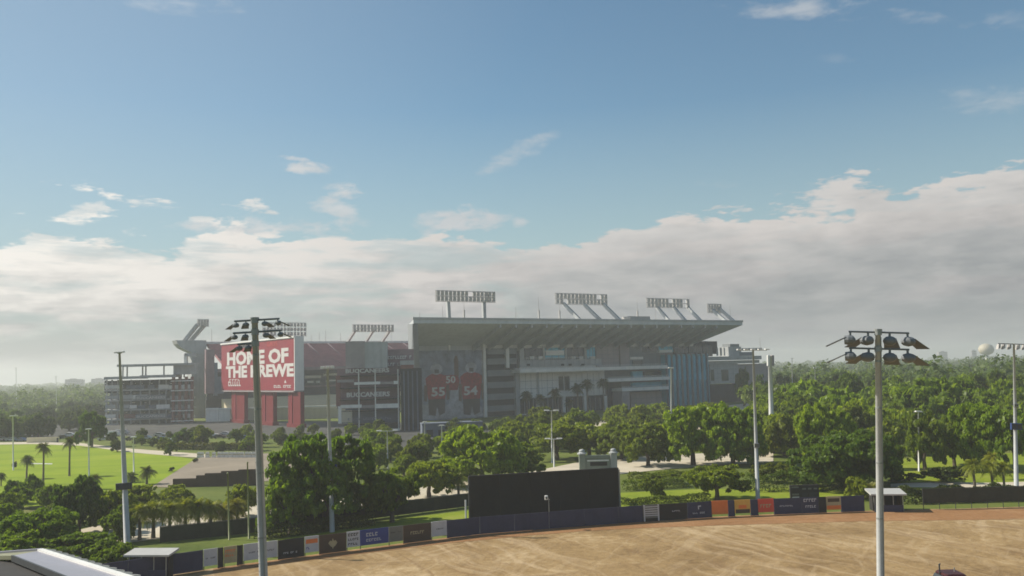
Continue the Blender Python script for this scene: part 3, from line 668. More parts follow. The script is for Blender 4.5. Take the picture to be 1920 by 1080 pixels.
# ================================================================== FAR GRANDSTAND (left)
Fp = Plane(345, 480, 36.0)
fg = Fp.empty('grandstand', 'far grandstand with red seats and a concrete end pier, behind the red scoreboard', 'stadium stand')
def far_stand():
    F = lambda name, m, px, out=0.5, thick=None, **k: fb(Fp, fg, name, m, px, out, thick if thick is not None else out + 0.55, **k)
    def pts(l, y): return [Fp.loc(x, yy, y) for x, yy in l]
    MB().prism(pts([(330, 638), (387, 638), (387, 665), (366, 664), (352, 658), (340, 652), (333, 645)], -3), -3, 5).build('cantilever', 'concrete', fg)
    F('end_pier', 'concrete', (359, 660, 386, 805), 2.4, 8.0, ground=True)
    s0, s1 = Fp.loc(387, 640)[0], Fp.loc(800, 640)[0]
    zt = Fp.loc(560, 640)[1]
    MB().box(s0, s1, 0, 2, zt - 1.2, zt).build('deck_rim', 'slab_white', fg)
    # stepped red seating, upper deck
    st = MB(); n = 24; zb = Fp.loc(560, 688, -34)[1]
    for i in range(n):
        z1 = zt - 1.3 - (zt - 1.3 - zb) * i / n; z0 = zt - 1.3 - (zt - 1.3 - zb) * (i + 1) / n
        st.box(s0, s1, -34 * (i + 1) / n, -34 * i / n + .4, z0 - .6, z1)
    st.build('seating', 'seat_red', fg)
    for i in range(11):
        x = s0 + (s1 - s0) * (i + .6) / 11
        MB().hexa([(x - .5, -34, zb - .3), (x + .5, -34, zb - .3), (x + .5, -33, zb - .3), (x - .5, -33, zb - .3), (x - .5, -1.4, zt - 1.2), (x + .5, -1.4, zt - 1.2), (x + .5, -.4, zt - 1.2), (x - .5, -.4, zt - 1.2)]).build('aisle', 'deck_mauve', fg)
    F('fascia', 'deck_mauve', (388, 688, 760, 694), 34.5, 1.0)
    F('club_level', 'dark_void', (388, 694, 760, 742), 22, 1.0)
    for x0, x1, y0, y1 in ((572, 602, 704, 709), (576, 588, 714, 718), (592, 600, 714, 718), (606, 640, 700, 704), (612, 632, 712, 715), (572, 640, 722, 725)):
        F('fascia_board', 'pale_wall' if y0 < 720 else 'deck_mauve', (x0, y0, x1, y1), 23, 0.6)
    F('inner_wall', 'deck_mauve', (386, 655, 402, 738), 36, 2.0); F('inner_panel', 'blue_grey_wall', (402, 680, 408, 742), 36, 1.4); F('inner_panel', 'blue_grey_wall', (408, 706, 420, 738), 36, 1.4)
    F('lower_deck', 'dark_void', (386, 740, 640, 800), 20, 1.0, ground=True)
    lo = MB()
    for i in range(10):
        z1 = Fp.loc(560, 742, -26)[1] - i * .8; lo.box(s0, s1, -26 - 1.5 * (i + 1), -26 - 1.5 * i, max(0, z1 - 6), z1)
    lo.build('lower_seating', 'cream_wall', fg)
    for x, y0_ in ((398, 617), (600, 622), (612, 618), (640, 624), (735, 622), (769, 620), (434, 615), (585, 628)):
        a, b, z0, z1 = Fp.rect(x - .5, y0_, x + .5, 641, 0); c = (a + b) / 2
        MB().tube([(c, 1, z0 - 1.0), (c, 1, z1)], [.16, .08], 6).build('mast', 'rack_metal', fg)
far_stand()
light_bank(Fp, fg, (370, 599, 391, 612), [(343, 638, 371, 608), (354, 638, 383, 610)], -6, 1, 2, 4, 1.1)
light_bank(Fp, fg, (661, 609, 738, 622), [(649, 641, 666, 619), (683, 641, 700, 619), (713, 641, 731, 619)], -10, 1, 2, 12, 0.9)
light_bank(Fp, fg, (492, 605, 574, 630), [(500, 641, 512, 628), (530, 641, 545, 628), (552, 641, 566, 628)], -10, 1, 3, 13, 0.8)

# ================================================================== RAMP BUILDING (far left)
Rp = Plane(280, 440, 10.0)
rb = Rp.empty('ramp_building', 'open multi-level ramp building left of the far grandstand with thin canopy roofs', 'building')
def ramps():
    r_ = random.Random(11)
    F = lambda name, m, px, out=0.5, thick=None, **k: fb(Rp, rb, name, m, px, out, thick if thick is not None else out + 0.55, **k)
    F('canopy_roof', 'concrete', (219, 682, 362, 686), 6, 16); F('canopy_roof', 'concrete', (195, 706, 262, 711), 8, 18); F('canopy_roof', 'concrete', (262, 703, 328, 708), 8, 18)
    F('stair_head', 'concrete', (325, 682, 364, 702), 4, 10); F('stair_head', 'pale_wall', (345, 664, 350, 682), 3, 4); F('stair_head', 'concrete', (346, 662, 366, 668), 3, 5)
    for x in (229, 237, 266, 272, 306, 344): F('post', 'concrete', (x, 685, x + 2, 708), 1.0, 1.0)
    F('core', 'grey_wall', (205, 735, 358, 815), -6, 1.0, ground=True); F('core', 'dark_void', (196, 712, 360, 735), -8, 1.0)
    for i, y in enumerate((725, 744, 762, 780, 798)):
        F('floor_slab', 'concrete', (196, y + 4, 358, y + 7), 3.0, 12)
        x = 197
        while x < 352:
            w = r_.choice((14, 20, 26, 34)); x1 = min(x + w, 357)
            m = ('blue_grey_wall' if x < 300 and 230 < x else 'concrete') if r_.random() < .7 else ('slab_white' if r_.random() < .5 else 'brick_red')
            if x > 305: m = r_.choice(('brick_red', 'mauve_wall', 'concrete', 'pale_wall'))
            F('parapet', m if r_.random() < .6 else 'pale_wall', (x, y - 3 + r_.uniform(-1, 1), x1 - .8, y + 4), 3.3, 0.5); x = x1 + r_.choice((0, 2, 6))
    for x in (198, 208, 219, 226, 244, 262, 279, 297, 310): F('column', 'concrete', (x, 712, x + 2.2, 812), 2.2, 1.0, ground=True)
    for x in (322, 334, 346, 357): F('pillar', 'brick_red', (x, 706, x + 5, 812), 4.2, 2.0, ground=True)
    for y in (713, 731, 750, 769, 788): F('pillar_band', 'pale_wall', (320, y, 362, y + 2), 4.6, 1.0)
    for y in (741, 776):
        b = F('sign_board', 'grey_wall', (254, y, 312, y + 9), 4.0, 0.4)
        a, c, z0, z1 = Rp.rect(255, y + 1, 311, y + 8, -4.1)
        text_mesh('sign_lettering', 'BUCCANEERS', 'print_white', a + .3, c - .3, z0 + .3, z1 - .3, -4.05, b, .12, .02)
    for y in (718, 736, 754, 772, 790):
        for k in range(9):
            x = 200 + k * 17 + r_.uniform(-4, 4)
            if r_.random() < .5: F('lamp_panel', 'slab_white', (x, y, x + r_.uniform(2, 6), y + 2), -2, 0.3)
ramps()

# ================================================================== SCOREBOARD
Ep = Plane(552, 372, -51.0)
sb = Ep.empty('scoreboard', 'huge red scoreboard reading HOME OF THE KREWE on three red legs', 'scoreboard')
def board():
    sR, zT = Ep.loc(552, 633); sL = Ep.loc(415, 647)[0]; zB = Ep.loc(552, 733)[1]
    MB().box(sL, sR, 0.4, 3.7, zB, zT).build('cabinet', 'pale_wall', sb)
    face = MB().box(sL + .2, sR - .1, 0.0, 0.39, zB + .2, zT - .2).build('screen', 'board_red', sb)
    MB().box(sL - .3, sR + .1, -.4, 3.9, zT, zT + .7).build('top_rail', 'slab_white', sb)
    MB().box(sL, sR, -.5, 3.7, zB - .5, zB - .01).build('bottom_rail', 'mauve_wall', sb)
    MB().box(sR + .02, sR + .5, -.2, 4.0, zB, zT + .6).build('side_panel', 'slab_white', sb)
    def tx(body, x0, x1, y0, y1, m='print_white', b=.045):
        a, c, z0, z1 = Ep.rect(x0, y0, x1, y1, 0); text_mesh('lettering', body, m, a, c, z0, z1, 0.0, face, .08, b)
    tx('HOME OF', 426, 541, 656, 683); tx('THE KREWE', 424, 551, 684, 707.5)
    r_ = random.Random(5)
    for x0, x1, y0, y1, n in ((428, 452, 715, 724, 6), (510, 546, 722, 727, 10), (430, 451, 711, 714, 4)):
        a, c, z0, z1 = Ep.rect(x0, y0, x1, y1, 0); mb = MB(); marks(mb, a, c, z0, z1, 0, n, r_, .07); mb.build('sponsor_mark', 'print_white', face)
    a, c, z0, z1 = Ep.rect(533, 712, 537, 718, 0); MB().prism([(a, z0), (c, z0), ((a + c) / 2, z1)], -.07, 0).build('sponsor_mark', 'print_white', face)
    # dark printed player silhouettes behind the letters
    for x0, x1, y0, y1 in ((447, 475, 640, 652), (500, 520, 640, 650)):
        a, c, z0, z1 = Ep.rect(x0, y0, x1, y1, 0); MB().box(a, c, -.03, 0, z0, min(z1, zT - .3)).build('artwork', 'print_dark' if x0 < 460 else 'print_red', face)
    for x0, x1, yb in ((431, 455, 815), (487, 509, 815), (537, 560, 815)):
        a, c, z0, z1 = Ep.rect(x0, 735, x1, yb, 0)
        lg = MB().box(a, c, .8, 2.6, 0, zB - .5).build('leg', 'leg_red', sb)
        MB().box(a + (c - a) * .3, a + (c - a) * .36, .5, .8, 0, zB - 1).build('leg_seam', 'board_red', lg); MB().box(a - .4, c + .4, .3, 3.2, 0, 1.6).build('leg_base', 'leg_red', lg)
board()

# ================================================================== CONCRETE END WALL under the scoreboard
Wp = Plane(520, 441, 4.0)
ew = Wp.empty('end_zone_wall', 'beige panelled concrete wall beneath the red scoreboard', 'wall')
def endwall():
    xs = [386, 410, 432, 455, 480, 508, 538, 562, 586, 612, 642]
    for i, (x0, x1) in enumerate(zip(xs, xs[1:])):
        a, b, z0, z1 = Wp.rect(x0, 765, x1 - .6, 792, 0)
        MB().box(a, b, 0, .6, z0, z1).build('wall_panel', 'beige_wall' if i > 1 else 'pale_wall', ew)
    a, b, z0, z1 = Wp.rect(386, 792, 642, 800, -1); MB().box(a, b, -.5, 1, 0, z1).build('wall_base', 'mauve_wall', ew)
    a, b, z0, z1 = Wp.rect(386, 763, 642, 765, 0); MB().box(a, b, -.4, 1, z1 - .5, z1).build('wall_cap', 'slab_white', ew)
endwall()

# ================================================================== SIGN-HUNG END DECK between the stands
Dp = Plane(700, 335, 6.0)
dk = Dp.empty('end_deck', 'tiered end zone building hung with white lettered signs left of the player mural', 'building')
def deck():
    r_ = random.Random(21)
    F = lambda name, m, px, out=0.5, thick=None, **k: fb(Dp, dk, name, m, px, out, thick if thick is not None else out + 0.55, **k)
    F('upper_block', 'mauve_wall', (648, 640, 684, 690), 0, 8); F('upper_block', 'concrete', (684, 641, 726, 690), .4, 8)
    F('back_wall', 'deck_mauve', (632, 690, 750, 765), -4, .6); F('back_wall', 'blue_grey_wall', (648, 765, 750, 840), -4, .6, ground=True)
    F('side_wall', 'deck_mauve', (726, 655, 776, 700), -6, .6)
    for y in (667, 680):
        a, c, z0, z1 = Dp.rect(718, y, 772, y + 6, 5); mb = MB(); marks(mb, a, c, z0, z1, 5.4, 12, r_, .2); mb.build('sign_lettering', 'pale_wall', dk)
    def tx(body, x0, x1, y0, y1):
        a, c, z0, z1 = Dp.rect(x0, y0, x1, y1, -1); text_mesh('sign_lettering', body, 'print_white', a, c, z0, z1, -1, dk, .3, .03)
    tx('BUCCANEERS', 648, 730, 691, 699); tx('BUCCANEERS', 650, 731, 735, 744)
    a, c, z0, z1 = Dp.rect(652, 783, 734, 787, -1); mb = MB(); marks(mb, a, c, z0, z1, -1, 20, r_, .2); mb.build('sign_lettering', 'print_grey', dk)
    for px in ((664, 713, 716, 721), (738, 747, 714, 720), (640, 678, 759, 765), (703, 748, 757, 765), (706, 750, 804, 812)):
        F('sign_board', 'slab_white', (px[0], px[2], px[1], px[3]), 1.4, .5)
    for px in ((632, 663, 712, 717), (678, 703, 760, 764), (713, 737, 716, 720)): F('parapet', 'mauve_wall', (px[0], px[2], px[1], px[3]), 1.2, .5)
    for x in (672, 703, 746): F('column', 'pale_wall', (x, 692, x + 2, 838), .8, .7, ground=True)
    for y in (703, 726, 748, 769, 794, 818): F('floor_slab', 'dark_void', (634, y, 750, y + 2), .4, 4)
    F('pier', 'brick_red', (630, 704, 638, 762), .8, 2); F('pier', 'pale_wall', (634, 760, 640, 794), .8, 2); F('corner_block', 'beige_wall', (640, 770, 660, 792), .4, 1)
    F('stair_shaft', 'dark_void', (752, 690, 792, 838), 2, 6, ground=True)
    for x in (757, 765, 773, 782): F('shaft_rib', 'blue_grey_wall', (x, 695, x + 2.4, 836), 2.5, .5, ground=True)
    F('shaft_cap', 'brick_red', (751, 684, 775, 691), 2.2, 6); F('shaft_cap', 'concrete', (750, 676, 776, 684), 2.0, 6)
deck()
# low service wing under the mural
Lp = Plane(850, 300, 12.0)
lw = Lp.empty('service_wing', 'low dark blue-grey wing at the foot of the player mural', 'building')
fb(Lp, lw, 'wall', 'blue_grey_wall', (792, 794, 905, 838), 0, 6, ground=True)
fb(Lp, lw, 'coping', 'blue_grey_wall', (791, 792, 906, 795), .3, 6.4)
for x in (800, 822, 846, 870): fb(Lp, lw, 'door', 'dark_void', (x, 806, x + 12, 836), .1, .4, ground=True)

# ================================================================== VEGETATION
def np_mesh(name, verts, quads, m):
    me = bpy.data.meshes.new(name); nv, nq = len(verts), len(quads)
    me.vertices.add(nv); me.vertices.foreach_set('co', np.asarray(verts, dtype=np.float32).ravel())
    me.loops.add(nq * 4); me.loops.foreach_set('vertex_index', np.asarray(quads, dtype=np.int32).ravel())
    me.polygons.add(nq); me.polygons.foreach_set('loop_start', np.arange(0, nq * 4, 4, dtype=np.int32)); me.polygons.foreach_set('loop_total', np.full(nq, 4, dtype=np.int32))
    me.materials.append(MATS[m]); me.update(calc_edges=True); me.validate(); return me
def leaf_quads(rg, pos, nrm, size, flat=0.5):
    """a small bent leaf clump (one rhombus) at every position, roughly facing along nrm"""
    n = len(pos)
    d = nrm * flat + rg.normal(0, 1, (n, 3)) * (1 - flat); d /= np.linalg.norm(d, axis=1)[:, None] + 1e-9
    a = np.cross(d, rg.normal(0, 1, (n, 3))); a /= np.linalg.norm(a, axis=1)[:, None] + 1e-9
    b = np.cross(d, a); s = (size * rg.uniform(0.55, 1.35, n))[:, None]
    v = np.stack([pos - a * s, pos - b * s * .6 + d * s * .15, pos + a * s, pos + b * s * .55 + d * s * .15], 1).reshape(-1, 3)
    return v, np.arange(n * 4).reshape(-1, 4)
def crown_mesh(seed, n_lobes, n_leaves, size, base=0.22, spread=1.0, aspect=0.55, m='leaf_oak'):
    """crown of leaf clumps on many lobes; x, y in -1..1, z in base..1; aspect: height/half width used for even lobes"""
    rg = np.random.default_rng(seed); L = []
    for i in range(n_lobes):
        t = rg.uniform(0, 2 * math.pi); r = math.sqrt(rg.uniform(0.02, 1)) * 0.72 * spread
        dome = math.sqrt(max(0, 1 - (r / 0.95) ** 2))
        z = base + 0.10 + (0.86 - base - 0.10) * dome * rg.uniform(0.05, 1.0)
        L.append((r * math.cos(t), r * math.sin(t), z, rg.uniform(0.17, 0.34)))
    L.append((0, 0, base + (1 - base) * .5, .45))
    L = np.array(L)
    # every lobe carries many small clumps; leaves sit on the clumps
    nc = n_lobes * 13
    ck = rg.choice(len(L), nc, p=L[:, 3] ** 2 / (L[:, 3] ** 2).sum())
    cdir = rg.normal(0, 1, (nc, 3)); cdir[:, 2] = cdir[:, 2] * .9 + .2; cdir /= np.linalg.norm(cdir, axis=1)[:, None]
    zs = 0.50
    cc = L[ck, :3] + cdir * (L[ck, 3] * rg.uniform(.72, 1.08, nc))[:, None] * [1, 1, zs]
    cr = rg.uniform(.055, .125, nc)
    k = rg.choice(nc, n_leaves, p=cr ** 2 / (cr ** 2).sum())
    d = rg.normal(0, 1, (n_leaves, 3)); d[:, 2] = d[:, 2] * .8 + .35; d += cdir[k] * .5; d /= np.linalg.norm(d, axis=1)[:, None]
    p = cc[k] + d * (cr[k] * rg.uniform(.45, 1.1, n_leaves))[:, None] * [1, 1, .48]
    # drop leaves buried well inside another lobe
    keep = np.ones(n_leaves, bool)
    for lx, ly, lz, lr in L:
        q = (p - [lx, ly, lz]) / [lr, lr, lr * zs]; keep &= (q ** 2).sum(1) > 0.42
    # ragged gaps
    nz = np.sin(p[:, 0] * 11 + seed) * np.sin(p[:, 1] * 13 + seed * 2) * np.sin(p[:, 2] * 17 + seed * 3)
    keep &= (nz < 0.42) | (rg.uniform(0, 1, n_leaves) < .3)
    p, d = p[keep], d[keep]; p[:, 2] = np.maximum(p[:, 2], base * .8)
    v, q = leaf_quads(rg, p, d, size, 0.6)
    return np_mesh('crown', v, q, m)
def trunk_mesh(seed, h=0.5, r=0.06, limbs=5):
    rr = random.Random(seed); mb = MB()
    mb.tube([(0, 0, -0.01), (rr.uniform(-.02, .02), rr.uniform(-.02, .02), h * .35), (rr.uniform(-.04, .04), rr.uniform(-.04, .04), h * .7)], [r * 1.3, r, r * .8], 8)
    for i in range(limbs):
        a = 2 * math.pi * i / limbs + rr.uniform(-.4, .4); l = rr.uniform(.35, .6)
        mb.tube([(0, 0, h * .5 + rr.uniform(-.05, .12)), (math.cos(a) * l * .5, math.sin(a) * l * .5, h * .85), (math.cos(a) * l, math.sin(a) * l, h * 1.25 + rr.uniform(-.1, .15))], [r * .62, r * .42, r * .12], 6)
    return mb.mesh('trunk', 'bark', True)
OAK = [crown_mesh(s, nl, 15000, .052, b) for s, nl, b in ((1, 26, .12), (2, 30, .10), (3, 24, .14), (4, 34, .08))]
OAK_BIG = [crown_mesh(s, nl, 34000, .036, b) for s, nl, b in ((11, 40, .08), (12, 44, .05))]
MID = [crown_mesh(s, nl, 5600, .085, .05) for s, nl in ((21, 20), (22, 24), (23, 17), (24, 27))]
FARC = [crown_mesh(s, nl, 2200, .125, .06, m='leaf_far') for s, nl in ((31, 10), (32, 14), (33, 18), (34, 8), (35, 22))]
BUSH = [crown_mesh(s, 14, 6000, .08, .02, m='leaf_hedge') for s in (41, 42)]
TRUNK = [trunk_mesh(s) for s in (1, 2, 3)]
LIGHT, OLIVE, DARK, NORMAL = (1.75, 1.6, 0.9, 1), (1.5, 1.25, 1.1, 1), (.62, .72, .8, 1), (1.05, 1.05, 1, 1)
def vtree(name, label, cat, p, h, half, crown, trunk, tint=NORMAL, group=None, rz=None):
    o = thing(name, label, cat, (p.x, p.y, 0), rnd.uniform(0, 6.28) if rz is None else rz, group); o.scale = (half, half, h)
    if trunk is not None:
        t = bpy.data.objects.new('trunk', trunk); COL.objects.link(t); t.parent = o
    c = bpy.data.objects.new('crown', crown); COL.objects.link(c); c.parent = o
    j = rnd.uniform(.9, 1.1); c.color = (tint[0] * j, tint[1] * j, tint[2], 1)
    return o
def tree(px, yb, yt, wpx, label, set_=OAK, k=0, tint=NORMAL, name='oak_tree', group=None, trunk=True, dy=0.0):
    b = G(px, yb); d = b.y; h = CAM.z - (yt - hor(px)) / FPX * d
    return vtree(name, label, 'tree' if trunk else 'bush', b, h * 1.03, wpx / 2 / FPX * d * 1.06, set_[k % len(set_)], TRUNK[k % 3] if trunk else None, tint, group)

# palms ------------------------------------------------------------
def palm_meshes(seed, nf=50):
    rr = random.Random(seed); vs = []; fs = []
    for i in range(nf):
        a = 2 * math.pi * i / nf * 2.618 + rr.uniform(-.2, .2); e = rr.uniform(-.8, 1.35); L = rr.uniform(.85, 1.1)
        ca, sa = math.cos(a), math.sin(a); pts = []
        for q in range(6):
            t = q / 5; r = L * t * math.cos(e) * (1 - .1 * t); z = L * (t * math.sin(e) - .45 * t * t)
            pts.append(Vector((r * ca, r * sa, z)))
        side = Vector((-sa, ca, 0))
        for q in range(5):
            w = .30 * math.sin(math.pi * min(1, (q + .9) / 5.2)) + .03
            for s_ in (-1, 1):
                for g in range(3):
                    b0 = pts[q].lerp(pts[q + 1], g / 3); b1 = pts[q].lerp(pts[q + 1], (g + .75) / 3)
                    tip = b1 + side * s_ * w * rr.uniform(.8, 1.2) + Vector((0, 0, -.09 - w * .35)) + (pts[q + 1] - pts[q]) * .6
                    o = len(vs); vs += [b0, b1, tip]; fs.append((o, o + 1, o + 2))
    me = bpy.data.meshes.new('crown'); me.from_pydata([tuple(v) for v in vs], [], fs); me.materials.append(MATS['leaf_palm']); me.update()
    tr = MB(); pr = []; 
    tr.tube([(0, 0, -.01), (rr.uniform(-.1, .1) * .3, 0, .33), (rr.uniform(-.1, .1) * .3, .02, .66), (0, 0, 1.0)], [.17, .13, .125, .15], 9)
    return me, tr.mesh('trunk', 'palm_bark', True)
PALM = [palm_meshes(s) for s in (1, 2, 3)]
def palm(px, yb, yt, wpx, label, k=0, tint=NORMAL, group=None, depth=None):
    b = G(px, yb) if depth is None else None
    if b is None:
        p = P(px, yt, depth); b = Vector((p.x, p.y, 0))
    d = b.y; cr = wpx / 2 / FPX * d * 1.22; h = CAM.z - (yt - hor(px)) / FPX * d
    o = thing('palm_tree', label, 'palm', (b.x, b.y, 0), rnd.uniform(0, 6.28), group)
    cm, tm = PALM[k % 3]; hz = max(.8, h - cr * .75)
    t = bpy.data.objects.new('trunk', tm); COL.objects.link(t); t.parent = o; t.scale = (max(.9, cr * .75), max(.9, cr * .75), hz)
    c = bpy.data.objects.new('crown', cm); COL.objects.link(c); c.parent = o; c.location = (0, 0, hz); c.scale = (cr, cr, cr * rnd.uniform(.85, 1.0)); c.color = tint
    return o

# hedges: leafy boxes along a ground line
def hedge(name, label, px_pts, h, w, tint=NORMAL, cat='hedge', n=2600, size=.16):
    rg = np.random.default_rng(int(px_pts[0][0]) + 5); A = [G(*p) for p in px_pts]; o0 = A[0]; V = []; Nn = []
    L = [(b - a).length for a, b in zip(A, A[1:])]; tot = sum(L)
    for (a, b), l in zip(zip(A, A[1:]), L):
        k = int(n * l / tot); d = (b - a).normalized(); s = Vector((-d.y, d.x, 0))
        t = rg.uniform(0, l, k); u = rg.uniform(-1, 1, k); z = rg.uniform(0.02, 1, k); face = rg.uniform(0, 1, k)
        top = face < .4; u[~top] = np.sign(u[~top]) * rg.uniform(.8, 1.05, (~top).sum()); z[top] = rg.uniform(.86, 1.06, top.sum())
        hh = h * (1 + .14 * np.sin(t * .9 + l) + .07 * np.sin(t * 2.3))
        x = np.outer(t, [d.x, d.y]) + np.outer(u * w / 2, [s.x, s.y]) + [a.x - o0.x, a.y - o0.y]
        V.append(np.column_stack([x, z * hh])); Nn.append(np.column_stack([np.outer(np.where(top, 0, u), [s.x, s.y]), np.where(top, 1.0, .2)]))
    v, q = leaf_quads(rg, np.concatenate(V), np.concatenate(Nn), size, .5)
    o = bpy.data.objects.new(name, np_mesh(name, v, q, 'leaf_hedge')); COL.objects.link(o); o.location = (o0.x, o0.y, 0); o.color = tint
    return tag(o, label, cat)

# ------ trees one can tell apart
tree(612, 990, 797, 200, 'big dense oak tree behind the blue speaker pole, tallest in the foreground row', OAK_BIG, 0, (.95, 1.05, .9, 1))
tree(545, 1000, 893, 118, 'round bushy oak just right of the tall left light pole', OAK, 1, (1.25, 1.25, .9, 1))
tree(735, 980, 868, 118, 'spreading oak with a forked dark trunk just behind the grey fence ad', OAK, 2, (1.05, 1.0, 1, 1))
tree(805, 935, 852, 120, 'low wide oak left of the black batting screen, above the pale road', OAK, 0, OLIVE)
tree(905, 905, 792, 150, 'tall light green oak rising above the left end of the black batting screen', OAK, 3, LIGHT)
tree(960, 895, 828, 120, 'oak above the middle of the black batting screen', OAK, 1, (1.3, 1.2, 1, 1))
tree(850, 915, 848, 90, 'small yellow-green oak touching the top left corner of the black batting screen', OAK, 2, (1.6, 1.45, .9, 1))
tree(1045, 862, 782, 110, 'oak in front of the palm arcade of the right grandstand', OAK, 0, OLIVE)
tree(1105, 858, 784, 100, 'oak left of the stone gate sign and behind it', OAK, 2, OLIVE)
tree(1165, 862, 792, 90, 'oak directly right of the stone gate sign', OAK, 3, (1.2, 1.05, 1, 1))
tree(1215, 874, 795, 100, 'oak with a bare visible trunk standing by the pale road', OAK, 1, (1.2, 1.05, .9, 1))
tree(1300, 872, 748, 125, 'bright green tall oak in front of the blue glass facade', OAK_BIG, 0, (1.9, 1.75, .8, 1))
tree(1375, 872, 738, 120, 'bright green oak beside the slim T-topped pole', OAK_BIG, 1, (1.6, 1.55, .85, 1))
tree(1345, 938, 862, 122, 'round olive tree on a short trunk behind the orange fence ads', OAK, 2, (1.35, 1.15, .9, 1))
tree(1462, 905, 862, 80, 'yellow-green rounded shrub row behind the small scoreboard', BUSH, 0, (1.25, 1.1, .8, 1), 'shrub', None, False)
tree(1430, 903, 868, 46, 'yellowish shrub at the foot of the slim T-topped pole', BUSH, 1, (1.3, 1.1, .8, 1), 'shrub', None, False)
tree(1590, 915, 790, 200, 'broad dark green oak behind the tall right light pole', OAK_BIG, 1, (.8, .88, .9, 1))
tree(1548, 880, 752, 110, 'light green oak rising over the broad dark oak', OAK, 3, LIGHT)
tree(1650, 905, 800, 90, 'dark oak hidden behind the tall right light pole', OAK, 0, (.8, .85, .9, 1))
tree(1735, 882, 768, 95, 'oak with a thin pale trunk on the right lawn', OAK, 1, (1.1, 1.0, .95, 1))
tree(1845, 880, 742, 130, 'large bright green oak on the right lawn behind the small palms', OAK_BIG, 0, (1.55, 1.5, .8, 1))
tree(1905, 885, 752, 110, 'green oak at the right edge behind the slim stadium pole', OAK, 2, (1.2, 1.2, .9, 1))
tree(1790, 875, 775, 90, 'oak between the thin-trunked oak and the large bright oak', OAK, 3, (1.15, 1.05, 1, 1))
tree(60, 1050, 935, 170, 'broad dark oak in the lower left corner over the metal roof', OAK_BIG, 1, (.95, 1.0, .9, 1))
tree(150, 1058, 985, 150, 'low oak at the lower left, behind the ridge of the metal roof', OAK, 0, (.95, .98, 1, 1))
tree(215, 1075, 1000, 110, 'low tree between the metal roof and the left dugout', OAK, 3, (1.05, 1.05, 1, 1))
tree(20, 1080, 985, 130, 'tree cut by the left edge over the metal roof', OAK, 2, NORMAL)
tree(148, 1000, 892, 92, 'dark tall tree in the lower left between the lawn palms and the low oaks', OAK, 1, (.55, .65, .8, 1))
tree(215, 985, 905, 80, 'olive tree left of the pole with the black box', OAK, 2, OLIVE)
tree(262, 965, 898, 74, 'olive tree right of the pole with the black box', OAK, 0, OLIVE)
tree(330, 950, 905, 80, 'low tree in front of the brown stepped wall', OAK, 3, OLIVE)
tree(455, 970, 905, 74, 'small tree left of the tall left light pole', OAK, 1, OLIVE)
tree(172, 838, 770, 62, 'dark round tree beyond the far edge of the lime lawn', MID, 0, DARK)
tree(380, 836, 797, 40, 'small tree in front of the pale stadium end pier', MID, 1, (1.1, .9, .9, 1))
tree(345, 836, 800, 44, 'dark small tree before the ramp building', MID, 2, DARK)
tree(30, 945, 895, 44, 'small round tree at the left edge of the lime lawn', MID, 3, DARK)
tree(60, 935, 888, 36, 'thin shrubby tree beside the shortest lawn palm', MID, 1, (.8, .85, .9, 1))
tree(700, 860, 805, 60, 'tree at the foot of the lettered end deck', MID, 2, NORMAL)
tree(870, 850, 800, 90, 'oak behind the tall light green oak, under the player mural', MID, 0, (1.1, 1.1, 1, 1))
tree(1395, 762, 690, 34, 'slim dark tree beside the white block of the grandstand', MID, 0, DARK)
tree(1425, 765, 700, 44, 'dark tree at the right end of the grandstand', MID, 2, DARK)
tree(1240, 905, 880, 90, 'bright leafy shrub on the bank right of the batting screen', BUSH, 1, (1.2, 1.15, .8, 1), 'shrub', None, False)
tree(1225, 935, 890, 46, 'yellow-green palm-like shrub behind the white ladder sign on the fence', BUSH, 0, (1.4, 1.3, .8, 1), 'shrub', None, False)
tree(1610, 938, 886, 60, 'yellow-green bush behind the right end of the advert fence', BUSH, 0, (1.6, 1.4, .9, 1), 'shrub', None, False)
tree(1770, 905, 868, 90, 'dark green shrub mass on the right lawn', BUSH, 1, (.55, .6, .8, 1), 'shrub', None, False)
tree(1700, 905, 880, 60, 'dark shrub next to the tall right light pole', BUSH, 0, (.6, .65, .8, 1), 'shrub', None, False)
tree(322, 884, 872, 12, 'tiny dark bush on the corner of the lime lawn', BUSH, 0, (.3, .35, .5, 1), 'shrub', None, False)
tree(366, 868, 856, 11, 'tiny dark bush where the lawn meets the tan lot', BUSH, 1, (.3, .35, .5, 1), 'shrub', None, False)
tree(27, 880, 862, 9, 'narrow dark bush standing alone on the lime lawn', BUSH, 1, (.25, .28, .4, 1), 'shrub', None, False)

